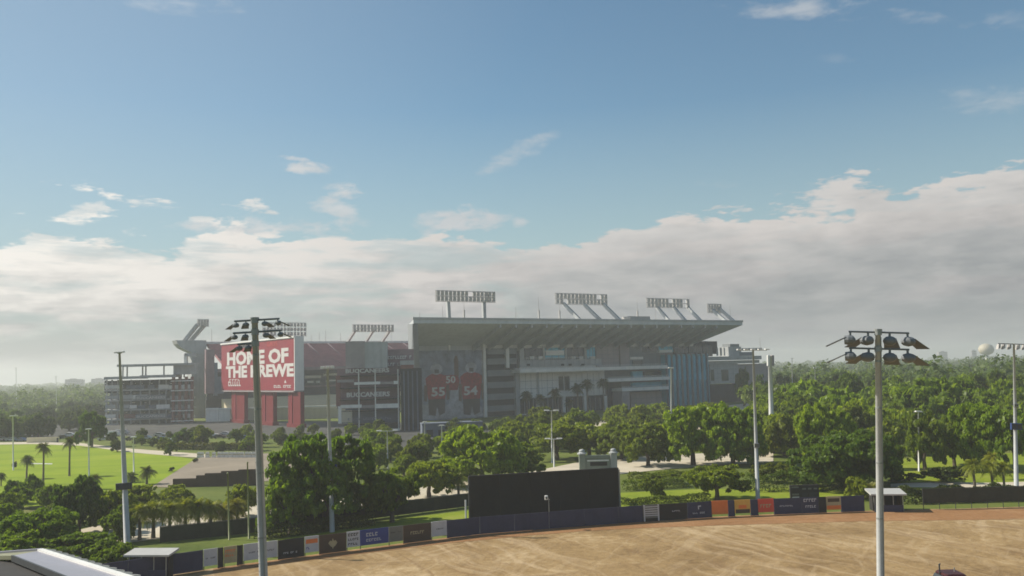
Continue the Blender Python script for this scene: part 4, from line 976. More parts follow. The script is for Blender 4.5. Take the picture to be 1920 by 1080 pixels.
for px, yb, yt, w, lab, k, t in ((50, 898, 846, 26, 'shortest of the three lone palms on the lime lawn', 0, DARK), (81, 908, 822, 28, 'tall lone palm in the middle of the lime lawn', 1, (.8, .75, .8, 1)), (130, 893, 812, 27, 'tallest palm on the lime lawn, right of the other two', 2, (.75, .75, .8, 1)),
                              (275, 908, 864, 32, 'round-headed palm on the right corner of the lime lawn', 0, (.9, .9, .8, 1)), (247, 905, 876, 26, 'small palm left of the round-headed lawn palm', 1, DARK), (178, 918, 880, 26, 'palm at the near edge of the lawn above the dark tall tree', 2, (.9, .9, .9, 1)), (2, 912, 880, 18, 'palm cut by the left edge of the picture beside the lawn', 0, DARK),
                              (262, 1014, 928, 50, 'first palm of the roadside row, nearest the pole with the black box', 1, LIGHT), (287, 1010, 920, 58, 'second palm of the roadside row, with a wide pale crown', 2, LIGHT), (318, 1009, 924, 50, 'third palm of the roadside row', 0, LIGHT), (347, 1004, 916, 56, 'fourth palm of the roadside row, the tallest', 1, LIGHT),
                              (372, 1002, 918, 52, 'fifth palm of the roadside row', 2, LIGHT), (395, 999, 922, 50, 'sixth palm of the roadside row', 0, LIGHT), (420, 994, 924, 54, 'palm beside the left thin green net pole', 1, OLIVE), (445, 989, 918, 50, 'palm between the two thin green net poles', 2, OLIVE),
                              (1828, 922, 848, 40, 'left small bright palm on the right lawn', 0, LIGHT), (1862, 922, 850, 40, 'middle small bright palm on the right lawn', 1, LIGHT), (1884, 922, 854, 36, 'right small bright palm on the right lawn, next to the slim pole', 2, LIGHT), (1862, 900, 838, 30, 'yellowish palm behind the small bright palms', 0, (2, 1.7, .9, 1)),
                              (1637, 935, 890, 44, 'bushy palm left of the tall right light pole', 0, OLIVE), (860, 935, 875, 40, 'palm beside the left edge of the black batting screen', 1, LIGHT)):
    palm(px, yb, yt, w, lab, k, t)
for i, (px, yt, w) in enumerate(((987, 727, 26), (1012, 734, 22), (1040, 722, 26), (1082, 712, 28), (1100, 705, 26), (1130, 704, 24), (757, 735, 30), (1066, 742, 18))):
    dd = N1.loc(px, 760, -14); w_ = N1.o + N1.u * dd[0] - N1.n * 14
    palm(px, 0, yt, w, ('leftmost dark palm before the grandstand arcade', 'lower palm, second before the grandstand arcade', 'third palm before the grandstand arcade', 'palm right of the twin facade windows', 'taller palm beside the twin facade windows', 'last palm before the mauve blank wall of the grandstand',
                         'dark palm by the stair shaft left of the player mural', 'smallest palm before the grandstand arcade')[i], i, (.55, .6, .75, 1), None, w_.y)

# hedges and planted rows
hedge('hedge', 'clipped bright hedge row on the bank right of the black batting screen', [(1170, 920), (1290, 912)], 1.5, 2.2, (1.1, 1.1, .8, 1))
hedge('hedge', 'upper bright hedge row on the bank below the gate sign', [(1180, 902), (1300, 896)], 1.4, 2.0, (1.2, 1.1, .8, 1))
hedge('hedge', 'low green hedge behind the white ladder sign on the fence', [(1165, 948), (1330, 938)], 1.0, 1.6, (.9, .9, .8, 1))
hedge('hedge', 'tall dark hedge behind the small scoreboard', [(1400, 922), (1640, 918)], 2.8, 2.0, (.7, .78, .8, 1), n=5000)
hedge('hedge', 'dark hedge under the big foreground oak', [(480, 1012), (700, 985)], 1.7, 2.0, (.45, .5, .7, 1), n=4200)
hedge('hedge', 'brown-green planted strip between lot and stadium plaza', [(300, 842), (480, 845)], 1.8, 3.0, (.75, .6, .7, 1), n=2600, size=.4)
hedge('hedge', 'dark hedge along the back of the right park fence', [(1690, 945), (1935, 938)], 2.2, 1.4, (.5, .52, .7, 1), n=6000)
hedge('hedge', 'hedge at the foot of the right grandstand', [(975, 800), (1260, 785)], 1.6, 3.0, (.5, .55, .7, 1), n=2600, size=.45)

# woods: individual trees that nothing tells apart, nearest first
def wood(n, pxr, yr, group, label, hs, tint=NORMAL, ok=lambda px, y: True, seed=1):
    r_ = random.Random(seed); c = 0; tries = 0; placed = []
    while c < n and tries < 6000:
        tries += 1
        px = r_.uniform(*pxr); t = r_.random(); y = yr[0] + (yr[1] - yr[0]) * t
        if not ok(px, y): continue
        b = G(px, hor(px) + (y - hor(960)))
        if any((b - q).length < 4.2 + b.y * .010 for q in placed): continue
        placed.append(b); h = r_.uniform(*hs); s = .65 + .75 * r_.random(); hue = r_.random()
        T = (tint[0] * s * (1 + .25 * hue), tint[1] * s * (1 + .1 * hue), tint[2], 1)
        near = b.y < 330
        vtree('oak_tree', label, 'tree', b, h, r_.uniform(.50, .74) * h * (1 if near else 1.15), (MID if near else FARC)[r_.randrange(4 if near else 5)], TRUNK[c % 3], T, group); c += 1
wood(135, (1435, 1990), (748, 846), 'oaks of the wood right of the stadium', 'one of the close-set green oaks in the wood right of the stadium', (9, 17), (1.0, 1.02, .9, 1),
     lambda px, y: not (px < 1470 and y < 760), 5)
wood(36, (960, 1500), (803, 858), 'oaks on the verge before the right grandstand', 'one of the oaks on the verge in front of the right grandstand', (7, 9.5), (1.1, 1.02, .9, 1), lambda px, y: not (1085 < px < 1160 and y > 845), 6)
wood(14, (830, 1130), (812, 850), 'oaks under the arcade of the right grandstand', 'one of the low oaks below the arcade of the right grandstand', (5, 7), (.9, .9, .9, 1), lambda px, y: 1, 8)
wood(30, (-60, 195), (738, 802), 'trees beyond the lime lawn', 'one of the hazy trees beyond the lime lawn and the parked cars', (8, 12), (.8, .85, .9, 1), lambda px, y: 1, 9)
wood(14, (-20, 230), (925, 1010), 'trees along the near edge of the lime lawn', 'one of the low trees along the near edge of the lime lawn', (3.4, 5), (.95, .95, .9, 1), lambda px, y: 1, 10)
wood(10, (1680, 1940), (842, 872), 'oaks on the right lawn', 'one of the smaller oaks standing back on the right lawn', (7, 10), (1.1, 1.1, .9, 1), lambda px, y: 1, 12)
wood(24, (1440, 1700), (836, 872), 'oaks at the foot of the wood', 'one of the full oaks at the foot of the wood right of the stadium', (8, 12), (1.3, 1.2, .9, 1), lambda px, y: True, 15)
wood(20, (395, 760), (800, 838), 'small trees on the stadium plaza', 'one of the small trees standing on the plaza before the red scoreboard legs', (3.5, 5.5), (1.0, .95, .9, 1), lambda px, y: 1, 13)
wood(14, (205, 430), (802, 838), 'small trees before the ramp building', 'one of the small dark trees among the cars before the ramp building', (2.6, 4.4), (.65, .66, .8, 1), lambda px, y: True, 16)
wood(13, (690, 850), (840, 888), 'trees behind the left end of the batting screen', 'one of the low oaks between the pale road and the end deck', (4.5, 6.5), (1.1, 1.05, .9, 1), lambda px, y: 1, 14)
def distant_wood():
    """canopy running to the horizon: nobody could count it"""
    rg = np.random.default_rng(77); V = []; Q = []; o = 0
    r_ = random.Random(77)
    for i in range(5600):
        d = 330 * (3400 / 330) ** (r_.random() ** .85); a = r_.uniform(-.75, .75); x, y = d * math.tan(a), d
        if y < 640 and -330 < x < 165 or y < 420 and x < 165: continue
        if y > 3400: continue
        s = (1 + d / 1500); h = (r_.uniform(7, 12) if r_.random() < .8 else r_.uniform(12, 19)) * (1.25 if x > .28 * y else 1.0); w = r_.uniform(4, 7) * s
        k = 120; dd = rg.normal(0, 1, (k, 3)); dd[:, 2] = np.abs(dd[:, 2]); dd /= np.linalg.norm(dd, axis=1)[:, None]
        p = dd * [w, w, h * .75] * rg.uniform(.75, 1.05, (k, 1)) + [x, y, h * .22]
        v, q = leaf_quads(rg, p, dd, w * .17, .6); V.append(v); Q.append(q + o); o += len(v)
    ob = bpy.data.objects.new('distant_wood', np_mesh('distant_wood', np.concatenate(V), np.concatenate(Q), 'leaf_far')); COL.objects.link(ob); ob.color = (1, 1, 1, 1)
    tag(ob, 'hazy dark green woodland running out to the horizon', 'woods', kind='stuff')
distant_wood()

# ================================================================== OUTFIELD FENCE with adverts
def fence_at(px): return along(FENCE, px)
f0 = fence_at(330); of = thing('outfield_fence', 'long curved navy outfield fence hung with advert panels round the dirt field', 'fence', (f0.x, f0.y, 0))
def seg(par, o, A, B, z0, z1, t, off, name, m, **k):
    """upright board from ground point A to B, off metres towards the camera"""
    A = Vector((A.x - o.x, A.y - o.y, 0)); B = Vector((B.x - o.x, B.y - o.y, 0)); d = (B - A).normalized(); n = Vector((d.y, -d.x, 0))
    a, b, c, e = A + n * off, B + n * off, B + n * (off - t), A + n * (off - t)
    return MB().hexa([(a.x, a.y, z0), (b.x, b.y, z0), (c.x, c.y, z0), (e.x, e.y, z0), (a.x, a.y, z1), (b.x, b.y, z1), (c.x, c.y, z1), (e.x, e.y, z1)]).build(name, m, par, **k)
def strip(par, o, A, B, rows, z0, z1, off, name, m, seed):
    """letter-like strokes on a board"""
    A = Vector((A.x - o.x, A.y - o.y, 0)); B = Vector((B.x - o.x, B.y - o.y, 0)); d = (B - A); L = d.length; d /= L; n = Vector((d.y, -d.x, 0)); r_ = random.Random(seed)
    mb = MB()
    for (u0, u1, v0, v1, k) in rows:
        m2 = MB(); marks(m2, u0 * L, u1 * L, z0 + (z1 - z0) * v0, z0 + (z1 - z0) * v1, 0, k, r_, .02)
        mb.add([A + d * x + n * (off - y) + Vector((0, 0, z)) for x, y, z in m2.v], m2.f)
    return mb.build(name, m, par, kind='stuff')
FH = 2.35
ADS = [(150, 240, 'navy_pad', None, None), (240, 381, 'navy_pad', None, None), (381, 408, 'ad_white', 'plain white advert panel, first from the left dugout', [(.15, .85, .42, .5, 8)]), (408, 419, 'charcoal_pad', None, None),
       (419, 444, 'ad_beige', 'white advert panel with orange writing', [(.1, .9, .62, .80, 5), (.1, .8, .40, .52, 4)]), (444, 456, 'charcoal_pad', None, None), (456, 521, 'ad_white', 'wide white advert panel behind the tall light pole', [(.15, .45, .42, .50, 6), (.65, .9, .42, .50, 5)]),
       (521, 571, 'charcoal_pad', 'dark panel with a thin line of pale writing', [(.2, .8, .25, .34, 9)]), (571, 598, 'ad_white', 'white advert panel with a red band', None), (598, 650, 'ad_brown', 'dark panel with a gold crest', None),
       (650, 675, 'ad_white', 'white advert panel with rows of dark writing', [(.08, .92, .70, .88, 4), (.08, .92, .42, .56, 5), (.08, .85, .12, .26, 4)]), (675, 729, 'ad_blue', 'royal blue advert panel with white writing', [(.2, .62, .55, .78, 4), (.2, .75, .22, .40, 6)]),
       (729, 756, 'ad_grey', 'grey advert panel', [(.15, .85, .58, .64, 7)]), (756, 809, 'ad_brown', 'dark brown panel with one pale word', [(.25, .75, .45, .62, 6)]), (809, 838, 'ad_white', 'pale grey-white advert panel', [(.2, .8, .45, .52, 6)]),
       (838, 900, 'navy_pad', None, None), (900, 965, 'navy_pad', None, None), (965, 1030, 'navy_pad', None, None), (1030, 1096, 'navy_pad', None, None), (1096, 1160, 'navy_pad', None, None), (1160, 1206, 'navy_pad', None, None), (1206, 1237, 'charcoal_pad', None, None),
       (1237, 1290, 'charcoal_pad', 'dark panel with a faint pale line', [(.45, .75, .5, .58, 4)]), (1290, 1335, 'navy_pad', 'navy panel with a small white emblem over writing', [(.2, .8, .28, .38, 8), (.42, .58, .55, .78, 1)]), (1335, 1366, 'ad_orange', 'plain orange advert panel', None), (1366, 1378, 'navy_pad', None, None),
       (1378, 1408, 'ad_yellow', 'yellow advert panel with an orange sun', None), (1408, 1422, 'navy_pad', None, None), (1422, 1452, 'ad_red', 'red-orange advert panel with faint letters', [(.12, .85, .35, .60, 4)]), (1452, 1504, 'navy_pad', 'navy panel with dim blue writing', [(.2, .7, .48, .56, 8)]),
       (1504, 1536, 'navy_pad', 'navy panel with a white heading', [(.1, .9, .72, .92, 5), (.2, .85, .35, .5, 5)]), (1536, 1550, 'charcoal_pad', None, None), (1550, 1578, 'ad_beige', 'beige advert panel with an orange base', None), (1578, 1622, 'navy_pad', None, None)]
def make_fence():
    txt = {'ad_white': 'charcoal_pad', 'ad_beige': 'ad_orange', 'ad_grey': 'charcoal_pad', 'ad_red': 'ad_beige'}
    for i, (x0, x1, m, lab, rows) in enumerate(ADS):
        A, B = fence_at(x0 + .4), fence_at(x1 - .4); ad = not m.startswith(('navy', 'charcoal', 'ad_brown'))
        z0, z1 = (.50 if ad else .10, FH + (.04 if ad else 0))
        p = seg(of, f0, A, B, z0, z1, .10, .06 if ad else .02, 'ad_panel' if lab else 'fence_panel', m)
        if lab: p['label'] = lab
        off = .06 if ad else .02
        if rows: strip(p, f0, A, B, rows, z0, z1, off, 'writing', txt.get(m, 'ad_beige' if m == 'ad_brown' else 'ad_white'), i)
        L = lambda u: A.lerp(B, u)
        if 'red band' in (lab or ''):
            seg(p, f0, L(.08), L(.92), 1.55, 2.05, .02, off + .02, 'red_band', 'ad_orange'); strip(p, f0, A, B, [(.1, .35, .2, .35, 2)], z0, z1, off, 'writing', 'ad_blue', i)
        if 'gold crest' in (lab or ''):
            c = L(.5) - f0; d = (B - A).normalized()
            q = [(0, .78), (.07, .62), (.18, .66), (.30, .52), (.16, .36), (.05, .30), (0, .18), (-.05, .30), (-.16, .36), (-.30, .52), (-.18, .66), (-.07, .62)]
            n = Vector((d.y, -d.x, 0)); W = (B - A).length * .55
            pts = [Vector((c.x, c.y, z0 + (z1 - z0) * v)) + d * W * u * 1.0 + n * (off + .02) for u, v in q]; back = [v - n * .02 for v in pts]; k = len(pts)
            MB().add(pts + back, [tuple(range(k)), tuple(reversed(range(k, 2 * k)))] + [(j, k + j, k + (j + 1) % k, (j + 1) % k) for j in range(k)]).build('crest', 'ad_beige', p)
        if 'orange sun' in (lab or ''):
            seg(p, f0, L(.05), L(.95), .5, 1.05, .02, off + .02, 'dark_base', 'ad_brown'); seg(p, f0, L(.25), L(.75), 1.15, 1.65, .02, off + .02, 'sun_mark', 'ad_orange')
        if 'orange base' in (lab or ''): seg(p, f0, L(.02), L(.98), .5, 1.1, .02, off + .02, 'orange_base', 'ad_orange'); seg(p, f0, L(.1), L(.9), 1.6, 2.1, .02, off + .02, 'dark_heading', 'ad_brown')
        c = A - f0; MB().tube([(c.x, c.y + .15, 0), (c.x, c.y + .15, FH)], .05, 6).build('post', 'dark_metal', of)
    # ladder-like white sign hung on the fence
    A, B = fence_at(1207), fence_at(1236); p = seg(of, f0, A, B, .55, FH + .05, .06, .10, 'ad_panel', 'ad_grey', label='white-framed slatted board on legs')
    for v in (.0, .2, .42, .64, .86):
        seg(p, f0, A, B, .85 + 1.5 * v * .93, .85 + 1.5 * v * .93 + .13, .03, .14, 'slat', 'ad_white')
    seg(p, f0, A, A.lerp(B, .09), .15, FH + .05, .03, .17, 'side_rail', 'ad_white'); seg(p, f0, A.lerp(B, .91), B, .15, FH + .05, .03, .17, 'side_rail', 'ad_white')
make_fence()

# batting screen behind the fence
def batter_eye():
    A, B = G(881, 992), G(1162, 972); o = (A + B) / 2
    t = thing('batting_screen', 'tall plain black batting screen standing behind the centre of the outfield fence', 'screen', (o.x, o.y, 0))
    hL = CAM.z - (889 - hor(881)) / FPX * A.y; hR = CAM.z - (876 - hor(1162)) / FPX * B.y; h = (hL + hR) / 2
    n = 5
    for i in range(n): seg(t, o, A.lerp(B, i / n), A.lerp(B, (i + 1) / n - .0015), .3, h, .12, 0, 'screen_panel', 'batter_eye_black')
    for i in range(n + 1):
        c = A.lerp(B, i / n) - o; MB().tube([(c.x, c.y + .35, 0), (c.x, c.y + .35, h + .05)], .14, 8).build('post', 'dark_metal', t)
    seg(t, o, A, B, h, h + .15, .3, .08, 'cap_rail', 'charcoal_pad')
    c = A - o; MB().tube([(c.x - .5, c.y - .2, 0), (c.x - .5, c.y - .2, 4.0)], .12, 8).build('white_post', 'white_metal', t)
    d = G(1164, 972) - o; MB().tube([(d.x, d.y, 0), (d.x, d.y, h * .98)], .1, 8).build('side_post', 'steel', t)
batter_eye()
p = G(1030, 990); t = thing('field_camera', 'little white camera on a thin post in front of the black batting screen', 'camera', (p.x, p.y - 1.0, 0))
MB().tube([(0, 0, 0), (0, 0, 4.0)], [.05, .04], 8).build('post', 'steel', t)
cb = MB().bevbox(-.55, -.1, -.28, .28, 4.0, 4.55, .06).build('housing', 'white_metal', t); MB().bar((-.1, 0, 4.2), (.1, 0, 3.95), .1).build('bracket', 'steel', t)
MB().tube([(-.33, -.28, 4.28), (-.33, -.42, 4.28)], .14, 8).build('lens', 'dark_metal', cb)

# dark windscreen behind the left part of the fence
def windscreen(name, label, pts, z0, z1, n, post_m='dark_metal', screen='windscreen'):
    W = [G(*q) for q in pts]; o = W[0]; t = thing(name, label, 'fence', (o.x, o.y, 0))
    L = [0]
    for a, b in zip(W, W[1:]): L.append(L[-1] + (b - a).length)
    def at(u):
        s = u * L[-1]
        for k in range(len(W) - 1):
            if s <= L[k + 1] + 1e-6: return W[k].lerp(W[k + 1], (s - L[k]) / (L[k + 1] - L[k]))
        return W[-1]
    for i in range(n):
        seg(t, o, at(i / n), at((i + 1) / n - .0004), z0, z1, .04, .08, 'windscreen_panel', screen)
    for i in range(n + 1):
        c = at(i / n) - o; MB().tube([(c.x, c.y, 0), (c.x, c.y, z1 + .1)], .055, 6).build('post', post_m, t)
    for i in range(len(W) - 1): MB().tube([W[i] - o + Vector((0, 0, z1 + .05)), W[i + 1] - o + Vector((0, 0, z1 + .05))], .035, 6).build('top_rail', post_m, t)
windscreen('windscreen_fence', 'dark green windscreen fence between the pale road and the left outfield', [(300, 1018), (440, 1004), (600, 986), (740, 968), (880, 950)], .1, 2.1, 22)
windscreen('park_fence', 'dark screened fence on short posts along the right edge of the dirt', [(1732, 956), (1800, 954.5), (1860, 953), (1940, 950.5)], .95, 3.0, 7)

# ================================================================== POLES
def floodlight(par, x, z, yaw, kind_w=1.0, m='lamp_grey'):
    """one sports floodlight: lamp body, reflector hood, drop stem"""
    c, s = math.cos(yaw), math.sin(yaw); k0 = kind_w / .8
    def T(l): return [(x + a * c - b * s, a * s + b * c, z + q) for a, b, q in l]
    st = MB(); st.bar((x, 0, z), (x, 0, z - .30 * k0), .11 * k0); stem = st.build('lamp_stem', m, par)
    k = kind_w; mb = MB()
    pr = [(.12, -.40), (.40, -.20), (.46, .10), (.40, .40)]; n = 12; vs = []; fs = []
    for (r_, y) in pr:
        for i in range(n): a = 2 * math.pi * i / n; vs.append((r_ * math.cos(a) * 1.15 * k, y * k, -.52 * k0 + r_ * math.sin(a) * .85 * k))
    for i in range(len(pr) - 1):
        for j in range(n): q = (j + 1) % n; fs.append((i * n + j, i * n + q, (i + 1) * n + q, (i + 1) * n + j))
    fs.append(tuple(range(n))); mb.add(T(vs), fs)
    lamp = mb.build('floodlight', m, par)
    g = MB(); g.add(T([(.44 * math.cos(2 * math.pi * i / n) * k, .405 * k, -.52 * k0 + .33 * math.sin(2 * math.pi * i / n) * k) for i in range(n)]), [tuple(range(n))]); g.build('lens', 'lamp_glass', lamp)
    h = MB(); h.add(T([(-.45 * k, .30 * k, -.34 * k0), (.45 * k, .30 * k, -.34 * k0), (.60 * k, 1.75 * k, -.92 * k0), (-.60 * k, 1.75 * k, -.92 * k0), (-.45 * k, .30 * k, -.37 * k0), (.45 * k, .30 * k, -.37 * k0), (.60 * k, 1.75 * k, -.95 * k0), (-.60 * k, 1.75 * k, -.95 * k0)]),
                    [(0, 1, 2, 3), (7, 6, 5, 4), (0, 4, 5, 1), (1, 5, 6, 2), (2, 6, 7, 3), (3, 7, 4, 0)]); h.build('hood', 'hood_grey', lamp)
def big_pole(px_top, y_top, px_bot, depth, r0, r1, label, rows, hw, yaws, extra=0.0):
    a = P(px_top, y_top, depth); b = P(px_bot, 1080, depth); sl = (b.x - a.x) / (b.z - a.z)
    t = thing('light_pole', label, 'light pole', (a.x - sl * a.z, a.y, 0))
    lean = sl * a.z; H = a.z
    tilt = math.atan2(lean, H)
    t.rotation_euler = (0, tilt, 0)
    MB().tube([(0, 0, -.3), (0, 0, H * .5), (0, 0, H)], [r0, (r0 + r1) / 2, r1], 20).build('shaft', 'pole_concrete', t, smooth=True)
    MB().tube([(0, 0, H - .02), (0, 0, H + .10)], [r1 * 1.5, r1 * 1.5], 12).build('cap', 'steel', t)
    for ri, (dz, xs) in enumerate(rows):
        z = H - dz
        for lo, hi in ((min(xs), -r1 * .9), (r1 * .9, max(xs))):
            if lo < hi: MB().tube([(lo - .1 if lo < 0 else lo, 0, z), (hi if hi < 0 else hi + .1, 0, z)], .06, 8).build('crossarm', 'lamp_grey', t)
        for i, x in enumerate(xs): floodlight(t, x, z, yaws[i % len(yaws)], hw)
        MB().tube([(0, -.02, z - .18), (0, -.02, z + .14)], [r1 * 1.3, r1 * 1.3], 12).build('bracket', 'steel', t)
    MB().tube([(r0 * .55, -r0 * .95, 0), (r1 * .7, -r1 * 1.05, H - .4)], .028, 6).build('conduit', 'steel', t)
    for f in (.34, .52, .66, .80, .92):
        rr = r0 + (r1 - r0) * f + .012; MB().tube([(0, 0, H * f - .05), (0, 0, H * f + .05)], [rr, rr], 20).build('band', 'steel', t)
    for k in range(26):
        z = H * .45 + k * .42
        if z < H - .6: MB().bar((-.02 - r1 * .6, -r0, z), (-.02 - r1 * .6, -r0 - .10, z), .03).build('rung', 'steel', t)
    bx = MB().bevbox(-.22, .22, -r0 - .32, -r0 + .02, H * .30, H * .30 + .9, .03); bx.build('junction_box', 'steel', t)
    return t
big_pole(1646, 619, 1651, 55, .25, .17, 'tall grey light pole on the right carrying two rows of eight floodlights', [(.10, (-1.72, -.62, .72, 1.82)), (1.12, (-1.68, -.58, .72, 1.82))], .80, (1.15, .5, -.5, -1.1))
big_pole(477.5, 598, 494, 50, .285, .17, 'tall grey light pole on the left crossing the red scoreboard', [(.05, (-1.05, -.5, .55, 1.3)), (.72, (-1.15, -.55, .6, 1.4)), (1.36, (-.9, -.4))], .36, (1.1, .4, -.4, -1.1))

def slim_pole(px, yt, pxb, yb, r0, r1, label, m='pole_concrete', extra=None, name='light_pole'):
    b = G(pxb, yb); d = b.y; a = P(px, yt, d); H = a.z
    t = thing(name, label, 'light pole' if 'light' in name else 'pole', (b.x, b.y, 0)); t.rotation_euler = (0, math.atan2(a.x - b.x, H), 0)
    MB().tube([(0, 0, -.2), (0, 0, H)], [r0, r1], 12).build('shaft', m, t, smooth=True)
    if extra: extra(t, H, d)
    return t
def pxm(v, d): return v / FPX * d
def zat(y, px, d): return CAM.z - (y - hor(px)) / FPX * d
def tbar(t, H, w, z=None, m='rack_metal', lamps=2, head=(.5, .3, .16)):
    z = H if z is None else z
    MB().bar((-w / 2, 0, z), (w / 2, 0, z), .12).build('crossarm', m, t)
    for i in range(lamps):
        x = -w / 2 + w * i / max(1, lamps - 1) if lamps > 1 else 0
        MB().bevbox(x - head[0], x + head[0], -head[1], head[1], z + .02, z + head[2], .03).build('lamp_head', 'slab_white' if m != 'dark_metal' else 'dark_metal', t)
def box_on(t, z, w, h, m, name='speaker_box', y=-.45):
    b = MB().bevbox(-w / 2, w / 2, y, y + .4, z - h / 2, z + h / 2, .04).build(name, m, t)
    MB().box(-w / 2 + .12, -.06, y - .03, y - .005, z - h / 2 + .1, z + h / 2 - .1).build('speaker_grille', 'dark_metal', b); MB().box(.06, w / 2 - .12, y - .03, y - .005, z - h / 2 + .1, z + h / 2 - .1).build('speaker_grille', 'dark_metal', b)
def ex615(t, H, d):
    box_on(t, zat(874, 618, d), pxm(25, d), pxm(13, d), 'sign_blue'); tbar(t, H, pxm(18, d), H - .1, lamps=3, head=(.25, .25, .4))
slim_pole(614, 690, 623, 998, .36, .16, 'slim pale pole with a blue speaker box in front of the big dense oak', extra=ex615)
def ex228(t, H, d):
    box_on(t, zat(907, 233, d), pxm(29, d), pxm(12, d), 'dark_metal'); tbar(t, H, pxm(9, d), H - .1, lamps=2, head=(.3, .3, .2))
slim_pole(224, 660, 239, 1034, .42, .14, 'slim grey pole with a black speaker box at the left', extra=ex228)
def ex1418(t, H, d):
    tbar(t, H, pxm(52, d), H - .05, lamps=5, head=(.35, .3, .22)); box_on(t, zat(832, 1418, d), pxm(9, d), pxm(8, d), 'steel', 'control_box')
slim_pole(1412, 656, 1421, 937, .36, .15, 'slim pale T-topped pole in front of the right end of the grandstand', extra=ex1418)
def ex1445(t, H, d):
    z = H - pxm(18, d)
    for x in (-pxm(3, d), pxm(4, d)): MB().bevbox(x - pxm(2.6, d), x + pxm(2.6, d), -.5, .5, z, H + .3, .08).build('antenna_panel', 'white_metal' if x < 0 else 'mauve_wall', t)
slim_pole(1444, 668, 1447, 842, .62, .55, 'stout white mast with a paired head behind the oaks right of the stadium', 'white_metal', ex1445, 'mast_pole')
def ex1903(t, H, d):
    tbar(t, H, pxm(58, d), H - .05, 'dark_metal', 0); 
    for x in (-29, -20, -9, 7, 18, 29): MB().hexa([(pxm(x - 2.6, d), -.4, H - .95), (pxm(x + 1.6, d), -.4, H - .75), (pxm(x + 1.6, d), .4, H - .75), (pxm(x - 2.6, d), .4, H - .95), (pxm(x - 1, d), -.3, H - .15), (pxm(x + 2.4, d), -.3, H - .15), (pxm(x + 2.4, d), .3, H - .15), (pxm(x - 1, d), .3, H - .15)]).build('floodlight', 'rack_metal', t)
    box_on(t, zat(797, 1904, d), pxm(20, d), pxm(12, d), 'sign_blue'); box_on(t, zat(758, 1903, d), pxm(8, d), pxm(6, d), 'steel', 'control_box')
slim_pole(1901, 644, 1906, 930, .36, .15, 'slim pale pole with a row of floodlights and a blue box at the right edge', extra=ex1903)
for px, yt, yb, lab in ((427, 888, 1012, 'left thin green net pole by the windscreen fence'), (464, 868, 1010, 'right thin green net pole beside the tall left light pole')):
    slim_pole(px, yt, px + 3, yb, .13, .09, lab, 'green_pole', lambda t, H, d: MB().lathe([(.1, H - .02), (.16, H + .06), (.05, H + .2)], 8).build('finial', 'green_pole', t), 'net_pole')
def lot_lamp(px, yt, yb, w, lab, lamps=2):
    slim_pole(px, yt, px + 1, yb, .17, .11, lab, 'pale_wall', lambda t, H, d: tbar(t, H, pxm(w, d), H - .03, 'slab_white', lamps, (.6, .35, .22)), 'street_lamp')
lot_lamp(726, 808, 878, 30, 'parking lot lamp with a wide T head by the lettered end deck')
lot_lamp(796, 792, 850, 14, 'left of two lot lamps before the player mural', 1); lot_lamp(828, 798, 850, 14, 'right of two lot lamps before the player mural', 1)
lot_lamp(1034, 770, 868, 18, 'lot lamp with a white head left of the gate sign')
def ex1035(t, H, d): pass
lot_lamp(1038, 823, 876, 22, 'lower lot lamp with a bright camera-like head left of the gate sign', 2)
lot_lamp(1258, 690, 862, 10, 'very thin tall lamp pole before the blue glass facade', 1)
lot_lamp(1722, 772, 884, 16, 'curved street lamp in the wood right of the tall light pole', 1)
lot_lamp(24, 780, 882, 12, 'thin lamp pole at the far left of the lime lawn', 1); lot_lamp(166, 805, 893, 10, 'thin lamp pole beside the tallest lawn palm', 1); lot_lamp(250, 820, 886, 10, 'thin lamp pole near the right side of the lime lawn', 1)
lot_lamp(1485, 672, 760, 8, 'thin far lamp pole over the wood right of the stadium', 1); lot_lamp(1528, 690, 770, 8, 'second thin far lamp pole over the wood', 1)
lot_lamp(30, 690, 770, 5, 'far thin mast on the left skyline', 1); lot_lamp(105, 706, 770, 5, 'shorter far mast on the left skyline', 1)

# ================================================================== GATE SIGN
b = G(1122, 888); d = b.y; t = thing('gate_sign', 'stone gate sign with two capped pillars and a dark name board behind the batting screen', 'sign', (b.x, b.y, 0))
w = pxm(69, d); zt = zat(839, 1122, d)
for s_ in (-1, 1):
    x = s_ * (w / 2 - .6); q = MB().bevbox(x - .65, x + .65, -.65, .65, 0, zt - 1.0, .06).build('pillar', 'stone_green' if s_ < 0 else 'concrete', t)
    MB().lathe([(.98, zt - .99), (.98, zt - .75), (.55, zt - .55), (.62, zt - .3), (.45, zt - .05), (.1, zt + .05)], 12, (x, 0)).build('pillar_cap', 'concrete', q)
hb = MB().box(-w / 2 + 1.3, w / 2 - 1.3, -.35, .35, zt - 1.9, zt - 1.25).build('header', 'stone_green', t)
nb = MB().box(-w / 2 + 1.3, w / 2 - 1.3, -.3, .3, .5, zt - 2.0).build('name_board', 'stone_green', t); MB().box(-w / 2 + 2.2, w / 2 - 2.0, -.36, -.3, zt - 3.4, zt - 2.6).build('dark_panel', 'charcoal_pad', nb); MB().box(-w / 2 + 1.6, w / 2 - 1.6, -.38, -.3, zt - 2.45, zt - 2.2).build('ledge', 'slab_white', nb)

